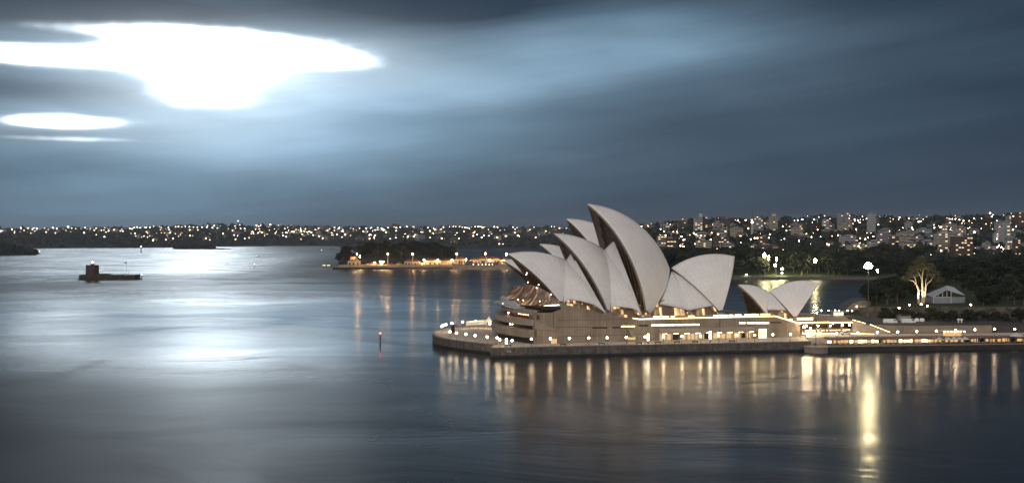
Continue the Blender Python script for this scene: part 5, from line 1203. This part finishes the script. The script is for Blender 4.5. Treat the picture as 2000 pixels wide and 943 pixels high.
# landmarks on the distant ridge
def beacon(px, py, Y, rad, label, mt, hh, wm='cream'):
    p = at(px, py, Y); r_ = empty('lit_tower', (p.x, p.y, p.z-hh), 0, label, 'tower'); q = MB(); q.lathe([(rad*1.2, -12), (rad*.9, hh-rad*1.5), (rad*1.3, hh-rad*1.2), (rad*1.3, hh-rad), (0, hh-rad)], n=8); q.build('tower_shaft', M[wm], r_)
    q = MB(); q.ball((0, 0, hh), rad, 8); q.build('lantern', mt, r_)
beacon(133, 443, 6500, 6.5, 'brightly lit yellow domed tower on the distant ridge at the left', emat('dome_light', (1, .8, .42), 3.0, False), 24)
beacon(465, 431.5, 6800, 3.4, 'slim tower with a single light above the distant ridge', emat('beacon_light', (1, .75, .5), 6.0, False), 32, 'steel')
beacon(748, 448, 6500, 5.2, 'brightest white light on the distant ridge, above the wooded island', emat('star_light', (1, .92, .72), 12.0, False), 16)
beacon(588, 450, 6500, 4.5, 'tallest of the bright yellowish lights above the channel', emat('yellow_light', (1, .92, .6), 7.0, False), 16)
beacon(1469, 434, 2350, 2.4, 'dazzling skyline floodlight left of the grey twin-fronted tower', emat('ridge_flood', (1, .86, .55), 10.0, False), 14)
# ------------------------------------------------------------------ headland, islets
hd = Hill(-170, 76, [(-170, 500), (0, 499), (60, 498), (76, 496.5)], [(-170, 472), (0, 477), (20, 480), (38, 486), (50, 489.5), (62, 491), (72, 495), (76, 496)], 3350, back=250, base=1, amp=2, prof=.45)
hd.build('headland', M['scrub'], 60, 14)
scatter_stuff(hd, 'headland_wood', 2600, 4.2, M['foliage'], 15, xr=(-168, 70), rr=(.03, 1.3), label='dark wooded headland at the left edge of the water', cat='woodland')
p = gp(77, 497, 0); r_ = empty('lighthouse', (p.x, p.y, 0), 0, 'tiny pale lighthouse at the tip of the dark headland', 'lighthouse')
q = MB(); q.lathe([(3.4, -1), (3.0, 3), (1.5, 3.2), (1.3, 7.5), (2.0, 8), (0, 8)], n=10); q.build('tower_shaft', M['white'], r_); q = MB(); q.ball((0, 0, 9), 1.7, 8); q.build('lantern', emat('small_lighthouse_light', (.95, 1, .9), 3.0, False), r_)
ci = Hill(337, 462, [(337, 486.5), (462, 487)], [(337, 485.5), (344, 482.5), (365, 481), (400, 482), (415, 484), (430, 484.6), (445, 485.6), (462, 486.2)], 4680, back=120, base=1, amp=0.5, prof=.5)
ci.build('islet', M['scrub'], 40, 8)
scatter_stuff(ci, 'islet_trees', 600, 4.2, M['foliage'], 16, xr=(341, 418), rr=(.1, 1.2), label='low dark trees on the small islet before the distant shore', cat='woodland')
# ------------------------------------------------------------------ island with the naval base
gi = Hill(645, 1075, [(645, 525.5), (800, 526), (1000, 526.5), (1075, 526)], [(645, 521), (655, 519), (665, 516), (1000, 514), (1040, 516), (1075, 519)], 1840, back=220, base=2.6, amp=.4, prof=.3)
gi.build('island_ground', pmat('pale_dock_ground', (.26, .2, .14), .9, .3, .1), 80, 8)
gh = Hill(652, 905, [(652, 1832), (905, 1850)], [(652, 516), (662, 508), (680, 497), (700, 490), (740, 488), (780, 483), (820, 484), (860, 488), (885, 498), (905, 512)], 1905, back=150, base=6, amp=1.5, prof=.55)
gh.build('island_hill', M['scrub'], 60, 14)
G5, L5 = 'dark trees on the island hill', 'dark tree on the wooded hill of the naval island'
rt = random.Random(77)
for i in range(66):
    px = rt.uniform(654, 898); r = rt.uniform(.15, 1.25); p = gh.pos(px, r); tree(rt.randrange(3), p.x, p.y, max(3, p.z)-1, rt.uniform(.75, 1.1), L5, G5)
M['sand'] = pmat('ochre_wall', (0.58, 0.42, 0.26), .85, .15, .3)
def hall_(px0, px1, yt, yb, Y, label, wm='sand', gable=False, nw=4, rf='roof', chim=None, lit=0, depth=16, name='naval_building', cat='building'):
    k = Y/F; w = (px1-px0)*k; zt = H-(yt-YH)*k; zb = 2.5; h = zt-zb; r_ = empty(name, (((px0+px1)/2-CX)*k, Y+depth/2, zb), 0, label, cat)
    rh = min(3.5, h*.35); q = MB(); q.box((0, 0, -1), (w/2, depth/2, h-rh+1)); q.build('wall', M[wm], r_)
    q = MB(); a, b_ = w/2+.4, depth/2+.4; z0 = h-rh
    if gable: q.quad((-a, -b_, z0), (0, -b_, h), (0, b_, h), (-a, b_, z0)); q.quad((0, -b_, h), (a, -b_, z0), (a, b_, z0), (0, b_, h)); q.tri((-a, -b_+.4, z0), (a, -b_+.4, z0), (0, -b_+.4, h))
    else:
        e = min(a*.8, rh*1.6); q.quad((-a, -b_, z0), (a, -b_, z0), (a-e, 0, h), (-a+e, 0, h)); q.quad((a, b_, z0), (-a, b_, z0), (-a+e, 0, h), (a-e, 0, h)); q.tri((a, -b_, z0), (a, b_, z0), (a-e, 0, h)); q.tri((-a, b_, z0), (-a, -b_, z0), (-a+e, 0, h))
    q.build('roof', M[rf], r_)
    for i in range(nw):
        q = MB(); q.box((-w/2+(i+.5)*w/nw, -depth/2-.06, max(.8, (h-rh)*.3)), (min(1.4, w/nw*.28), .06, max(1.6, (h-rh)*.4))); q.build('window', M['rest2'] if i < lit else M['dark'], r_)
    if chim: q = MB(); q.box((chim*w/2, 0, h-rh), (w*.2, depth*.2, rh+3.0)); q.build('tower_top', M[wm], r_)
    return r_
hall_(679, 702, 505, 521, 1812, 'ochre brick building with a raised top at the left end of the naval island', 'sand', nw=3, chim=-.2)
hall_(715, 737, 512, 521, 1814, 'low ochre shed with a pitched end behind the cluster of dazzling lamps', 'sand', True, 2)
hall_(750, 768, 513.5, 521, 1812, 'low square ochre workshop right of the dazzling lamps', 'sand', nw=2)
hall_(774, 783, 511, 521, 1816, 'tiny ochre hut between the workshop and the large ochre hall', 'sand', nw=2)
hall_(790, 820, 506, 521, 1812, 'large ochre hall with a hipped roof in the middle of the island front', 'sand', nw=5)
hall_(827, 862, 504.5, 521, 1816, 'long ochre warehouse with a sloping roof beside a round lamp', 'sand', nw=4, lit=1)
hall_(862.5, 886, 505, 521, 1818, 'ochre warehouse with a bright veranda right of the long one', 'sand', nw=6, lit=3)
hall_(886, 914, 501.5, 518, 1850, 'ochre hall behind the stern of the grey warship', 'sand', nw=6, lit=2)
hall_(917, 938, 503, 518, 1850, 'gabled hall with red roof behind the grey warship', 'sand', True, 4, lit=2)
hall_(930, 975, 501, 518, 1858, 'long red-roofed hall with lit windows behind the grey warship', 'sand', nw=9, lit=7)
hall_(976, 996, 503.5, 518, 1845, 'pinkish building at the right end of the naval island', 'cream', nw=4)
hall_(996.5, 1060, 504, 518, 1860, 'long dim hall on the island behind the white shells', 'brick', nw=8)
# sodium masts and lamps
sm_ = empty('dock_mast', (0, 0, 0), 0, 'x', 'lamp mast'); q = MB(); q.lathe([(.7, 0), (.5, 20)], n=6); q.build('mast_pole', pmat('yellow_mast', (.6, .45, .25), .6), sm_); q = MB(); q.lathe([(1.4, 19.3), (1.5, 19.9), (0, 20)], n=8); q.build('lamp_ring', M['steel'], sm_)
q = MB(); q.ball((0, -.4, 20.7), .75, 8); q.build('lamp_head', M['sodium'], sm_)
MG = 'tall sodium lamp masts along the island dock'
for i, (px, Y) in enumerate(((697, 1806), (757.5, 1806), (806, 1806), (892, 1838), (948, 1838), (1030, 1838))):
    lb = 'tall orange-lit lamp mast on the island dock'
    o = sm_ if i == 0 else copy_tree(sm_, None, 0, lb, None, MG); o.location = ((px-CX)/F*Y, Y, 2.6); o['label'] = lb; o['group'] = MG
dl = empty('dock_lamp', (0, 0, 0), 0, 'x', 'street lamp'); q = MB(); q.lathe([(.25, 0), (.18, 9)], n=6); q.build('lamp_post', M['steel'], dl); q = MB(); q.ball((0, 0, 9.6), .8, 8); q.build('lamp_head', emat('dock_lamp_glow', (1, .62, .26), 330.0), dl)
DG = 'dock lamps before the ochre buildings'
for i, (px, py, Y, sc) in enumerate(((703, 501, 1810, 1), (732, 512.5, 1808, .9), (743, 510.5, 1808, 1.1), (748, 511, 1807, 1), (745, 515, 1805, .9), (824, 514, 1808, .8), (828, 507.5, 1810, 1.2), (855, 508, 1812, 1.1), (883, 508, 1812, 1.2), (882, 517.5, 1808, .9), (910, 507, 1838, 1.1), (956, 508, 1845, .9), (989, 496.5, 1835, 1), (984, 508, 1840, .7))):
    p = at(px, py, Y); lb = 'round orange dock lamp before the ochre buildings of the naval island'
    o = dl if i == 0 else copy_tree(dl, None, 0, lb, None, DG); z0 = p.z-9.6*sc; o.location = (p.x, p.y, max(2, z0) if z0 > -2 else 2); o.scale = (sc,)*3; o['label'] = lb; o['group'] = DG
    if z0 < 2: o.scale = (sc, sc, (p.z-2)/9.6)
    elif z0 > 3: o.location.z = 2.5; o.scale = (sc, sc, (p.z-2.5)/9.6)
# dock wall and the low boats left of the dock
q = MB(); a, b_ = gp(650, 525.6), gp(884, 526.2); q.prism([(a.x, a.y-1), (b_.x, b_.y-1), (b_.x, b_.y+30), (a.x+6, a.y+30)], -2, 3.0, 0); tag(q.build('dock', [M['asphalt']]), kind='structure')
M_sw = M['seawall']; M['seawall'] = M['tide']
wall_band('sea_wall', [(a.x, a.y+20), (a.x, a.y-1.5), (b_.x, b_.y-1.5)], -2, 3.2, .6, 'low dark dock wall of the naval island', 'sea wall'); M['seawall'] = M_sw
def ferry(px, py, L, label, lit=True):
    p = gp(px, py, 0); r_ = empty('boat', (p.x, p.y, 0), 0, label, 'boat'); q = MB()
    hull = [(-L/2, 0), (-L/2+.6, -1.7), (L*.3, -1.7), (L/2, 0), (L*.3, 1.7), (-L/2+.6, 1.7)]; q.prism(hull, -.4, [1.2, 1.2, 1.3, 1.9, 1.3, 1.2]); q.build('hull', M['navy'], r_)
    q = MB(); q.box((-L*.08, 0, 1.2), (L*.25, 1.2, 1.7)); q.build('cabin', M['white'], r_)
    for i in range(3): q = MB(); q.box((-L*.25+i*L*.17, -1.24, 1.7), (L*.05, .04, .8)); q.build('window', M['rest'] if lit else M['dark'], r_)
    q = MB(); q.tube([(0, 0, 2.8), (0, 0, 5.0)], .08, 5); q.build('antenna', M['steel'], r_)
ferry(634, 520.5, 10, 'small boat with lit cabin windows, outer one left of the island tip'); ferry(643, 520.5, 11, 'small boat with lit cabin windows, nearer the island tip')
ferry(503, 501.2, 12, 'tiny dark boat on the bright water left of the island'); ferry(645, 485.2, 16, 'tiny boat far off near the distant shore', False)
# grey warship alongside
Yw = 1795; k = Yw/F; r_ = empty('warship', ((937-CX)*k, Yw, 0), 0, 'long grey warship moored before the island halls', 'ship')
L = 108*k; q = MB(); n = 24; S = []
for i in range(n+1):
    t = i/n; w = 6.2*(1-max(0, (0.28-t)/0.28)**2.2*.98)*(1 if t < .9 else 1-.4*((t-.9)/.1)**2); z = 5.2+2.6*max(0, (.35-t)/.35)**1.5; S.append((-L/2+L*t, w, z))
for (x0, w0, z0), (x1, w1, z1) in zip(S, S[1:]):
    for sg in (1, -1): q.quad((x0, -sg*w0*.7, -1), (x1, -sg*w1*.7, -1), (x1, -sg*w1, z1), (x0, -sg*w0, z0))
    q.quad((x0, -w0, z0), (x1, -w1, z1), (x1, w1, z1), (x0, w0, z0))
q.quad((S[-1][0], -S[-1][1]*.7, -1), (S[-1][0], S[-1][1]*.7, -1), (S[-1][0], S[-1][1], S[-1][2]), (S[-1][0], -S[-1][1], S[-1][2])); q.build('hull', M['navy'], r_)
for x, hx, z0, hz, nm in ((-14, 9, 5.2, 4.5, 'bridge_house'), (-16, 5, 9.7, 3.0, 'bridge'), (4, 8, 5.2, 3.5, 'deckhouse'), (20, 9, 5.2, 4.8, 'hangar'), (5, 2.4, 8.7, 4.0, 'funnel')):
    q = MB(); q.box((x, 0, z0), (hx, 4.2, hz)); q.build(nm, M['navy'], r_)
q = MB()
for x, hh in ((-12, 22), (9, 18)):
    q.tube([(x-1.4, 0, 9), (x, 0, hh)], .25, 4); q.tube([(x+1.4, 0, 9), (x, 0, hh)], .25, 4); q.tube([(x, -2.5, hh-4), (x, 2.5, hh-4)], .15, 4); q.tube([(x-1.5, 0, hh-6), (x+1.5, 0, hh-6)], .15, 4)
q.build('mast', M['navy'], r_)
q = MB(); q.box((-30, 0, 6), (2.2, 2, 1.8)); q.tube([(-31, 0, 7.2), (-37, 0, 7.9)], .25, 6); q.build('gun_turret', M['navy'], r_)
for x, z in ((-10, 7.2), (-2, 7), (4, 6.8), (9.5, 7.4), (15, 6.9), (20, 7.5)): q = MB(); q.ball((x, -4.6, z), .55, 6); q.build('deck_lamp', M['foy_lamp'], r_)
# pine with a tall dark crown behind the ship
for px, hh in ((943, 26), (958, 16), (963, 14), (895, 22)):
    Y = 1880; r_ = empty('pine_tree', ((px-CX)/F*Y, Y, 4), 0, {943: 'tall dark layered pine above the warship', 958: 'shorter dark pine right of the tall layered pine', 963: 'shortest dark pine, rightmost behind the warship', 895: 'dark pine at the right end of the island hill'}[px], 'tree')
    q = MB(); q.tube([(0, 0, 0), (0, 0, hh)], [.5, .1], 5); q.build('trunk', M['bark'], r_)
    q = MB(); r = random.Random(px)
    for i in range(420):
        t = r.random(); w = hh*.26*(1-t)**.8*(0.65+.35*math.cos(t*40)); a = r.uniform(0, 6.28); c = Vector((math.cos(a)*w*r.random()**.5, math.sin(a)*w*r.random()**.5, hh*(.25+.75*t))); u = Vector((math.cos(a), math.sin(a), -.1))*.9; v = Vector((-math.sin(a), math.cos(a), .2))*.45; q.quad(c-u, c-v, c+u, c+v)
    q.build('crown', M['foliage'], r_)

# ------------------------------------------------------------------ the harbour fort
Yf_ = 1369; k = Yf_/F; fx = (214.5-CX)*k; fort = empty('harbour_fort', (fx, Yf_, 0), 0, 'dark stone island fort with a squat round tower standing alone in the bay', 'fort')
M['fortst'] = pmat('dark_fort_stone', (0.05, 0.042, 0.036), .9, .4, .35, bump=.5)
M['towst'] = pmat('reddish_tower_stone', (0.075, 0.045, 0.038), .9, .3, .35, bump=.5)
def fxp(px): return (px-214.5)*k
q = MB(); o_ = [(-35.4, -5), (-33, -9), (-20, -11), (20, -11), (33, -9), (35.4, -4), (34, 8), (-34, 8)]; q.prism(o_, -2, [5.2, 5.2, 4.2, 4.2, 5.0, 5.2, 5.2, 5.2]); q.build('bastion_wall', M['fortst'], fort)
q = MB(); q.prism([(-36.2, -8), (-30, -13), (30, -13.5), (36.5, -8), (36, 10), (-36, 10)], -2, .8); q.build('rock_base', M['fortst'], fort)
tx = fxp(181); q = MB(); q.lathe([(7.8, 4), (7.4, 16.2), (7.7, 16.4), (7.7, 17.0), (6.9, 17.0), (6.9, 16.2), (0, 16.2)], (tx, -1, 0), 26); q.build('round_tower', M['towst'], fort)
q = MB(); q.lathe([(2.0, 16), (2.0, 18.4), (2.3, 18.5), (2.3, 18.8), (0, 19.4)], (tx, -1, 0), 12); lt = q.build('lantern_house', M['fortst'], fort)
q = MB(); q.ball((tx, -1, 20.1), .95, 8); q.build('lantern', emat('fort_lantern', (1, .8, .55), 20.0), lt)
for i in range(9): q = MB(); q.box((fxp(195+i*6.2), -9.6, 4.6), (.35, .3, 1.5+(i % 3)*.3)); q.build('parapet_post', M['fortst'], fort)
q = MB(); q.box((fxp(202), 0, 4.2), (7.5, 3.5, 2.2)); q.build('barracks', M['fortst'], fort); q = MB(); q.box((fxp(250), -4, 4.8), (2.8, 2.2, 1.5)); q.build('sentry_hut', M['cream'], fort)
for i in range(5): q = MB(); q.box((-15+i*6, -11.1, 2.2), (.5, .12, .9)); q.build('gun_port', M['dark'], fort)
fp = empty('flagpole', ((249-CX)*k, Yf_-3, 4.8), 0, 'thin flagpole with a small flag near the right end of the fort', 'flagpole'); q = MB(); q.tube([(0, 0, 0), (0, 0, 16)], [.2, .08], 6); q.build('pole', M['white'], fp)
q = MB(); G = [[Vector((-i*.45, .25*math.sin(i*1.1), 16-j*.9-.05*i)) for j in range(3)] for i in range(6)]; q.grid(G); q.build('flag', M['navy'], fp)
def pile(px, yt, yb, label, mt, cm, name='channel_marker', r=.22, light=1.0):
    p = gp(px, yb); hh = (yb-yt)/F*p.y; r_ = empty(name, (p.x, p.y, 0), 0, label, 'beacon'); q = MB(); q.lathe([(r*1.6, -2), (r*1.6, hh*.18), (r, hh*.2), (r, hh*.72)], n=8); q.build('pile', M['dark'], r_)
    q = MB(); q.lathe([(r*2.8, hh*.52), (r*2.8, hh*.58), (0, hh*.58)], n=10); q.tube([(r*2.6, 0, hh*.58), (r*2.6, 0, hh*.72)], r*.25, 4); q.build('platform', M['steel'], r_)
    q = MB(); q.lathe([(r*1.8, hh*.6), (r*1.8, hh*.86), (0, hh*.88)], n=8); q.build('topmark', cm, r_); q = MB(); q.ball((0, 0, hh*.93), r*1.5*light, 8); q.build('lantern', mt, r_)
pile(742.5, 649, 672.5, 'red channel beacon on a pile with a small lit lantern, left of the promenade tip', M['reds'], M['red'])
M['whitel'] = emat('white_signal', (.9, 1, .95), 5.0, False)
pile(275.5, 480.5, 493, 'white and dark channel tower far out on the bright water', M['whitel'], M['white'], 'channel_tower', 1.2)
pile(497, 515, 523, 'small dark channel pile in the middle of the bay', M['whitel'], M['white'], 'channel_pile', .4)
pile(276.5, 535, 546, 'small pale-lit pile just off the right end of the fort', M['whitel'], M['white'], 'mooring_pile', .45)
pile(628, 488.5, 492, 'tiny light buoy far beyond the island tip', M['whitel'], M['white'], 'light_buoy', .9)
# garden floodlights over the far shore lawn
fl = empty('garden_floodlight', (0, 0, 0), 0, 'x', 'floodlight'); q = MB(); q.lathe([(.25, 0), (.15, 9)], n=6); q.build('lamp_post', M['steel'], fl); q = MB(); q.ball((0, 0, 9.4), 1.25, 8); q.build('lamp_head', emat('garden_flood', (1, .88, .45), 220.0), fl)
lst = [(1493, 499, 1366, 1.1, 'upper left of the cluster across the cove'), (1501.5, 503, 1368, .7, 'small one right of the upper left lamp across the cove'), (1516.5, 506, 1366, .8, 'above the bright pair across the cove'), (1514, 518, 1366, 1.2, 'middle of the cluster across the cove'), (1528, 525, 1362, 1.3, 'brightest of the cluster across the cove'), (1527, 533, 1361, 1.0, 'lowest of the cluster across the cove'), (1592, 509, 1362, 1.5, 'star-bright one standing alone across the cove'), (1458, 537, 1362, .7, 'small low one at the left of the far garden shore'), (1714, 529, 1200, .7, 'small one beyond the great mast')]
for i, (px, py, Y, sc, w) in enumerate(lst):
    p = at(px, py, Y); z0 = gz(p.x, p.y); z0 = 3.5 if z0 < 0 else z0; hh = p.z-z0; lb = 'garden floodlight, '+w
    o = fl if i == 0 else copy_tree(fl, None, 0, lb); o.location = (p.x, p.y, z0); o.scale = (sc, sc, max(.15, hh/9.4)); o['label'] = lb

# ------------------------------------------------------------------ haze over the harbour
q = MB(); q.prism([(-14000, -3000), (14000, -3000), (14000, 14000), (-14000, 14000)], -6, 260)
hz = bpy.data.materials.new('harbour_haze'); hz.use_nodes = True; nt = hz.node_tree; nt.nodes.clear(); o = nt.nodes.new('ShaderNodeOutputMaterial'); v = nt.nodes.new('ShaderNodeVolumePrincipled')
v.inputs['Color'].default_value = (.80, .88, 1, 1); v.inputs['Density'].default_value = 0.00004; v.inputs['Anisotropy'].default_value = 0.2
nt.links.new(v.outputs[0], o.inputs['Volume']); tag(q.build('haze', [hz]), kind='stuff')
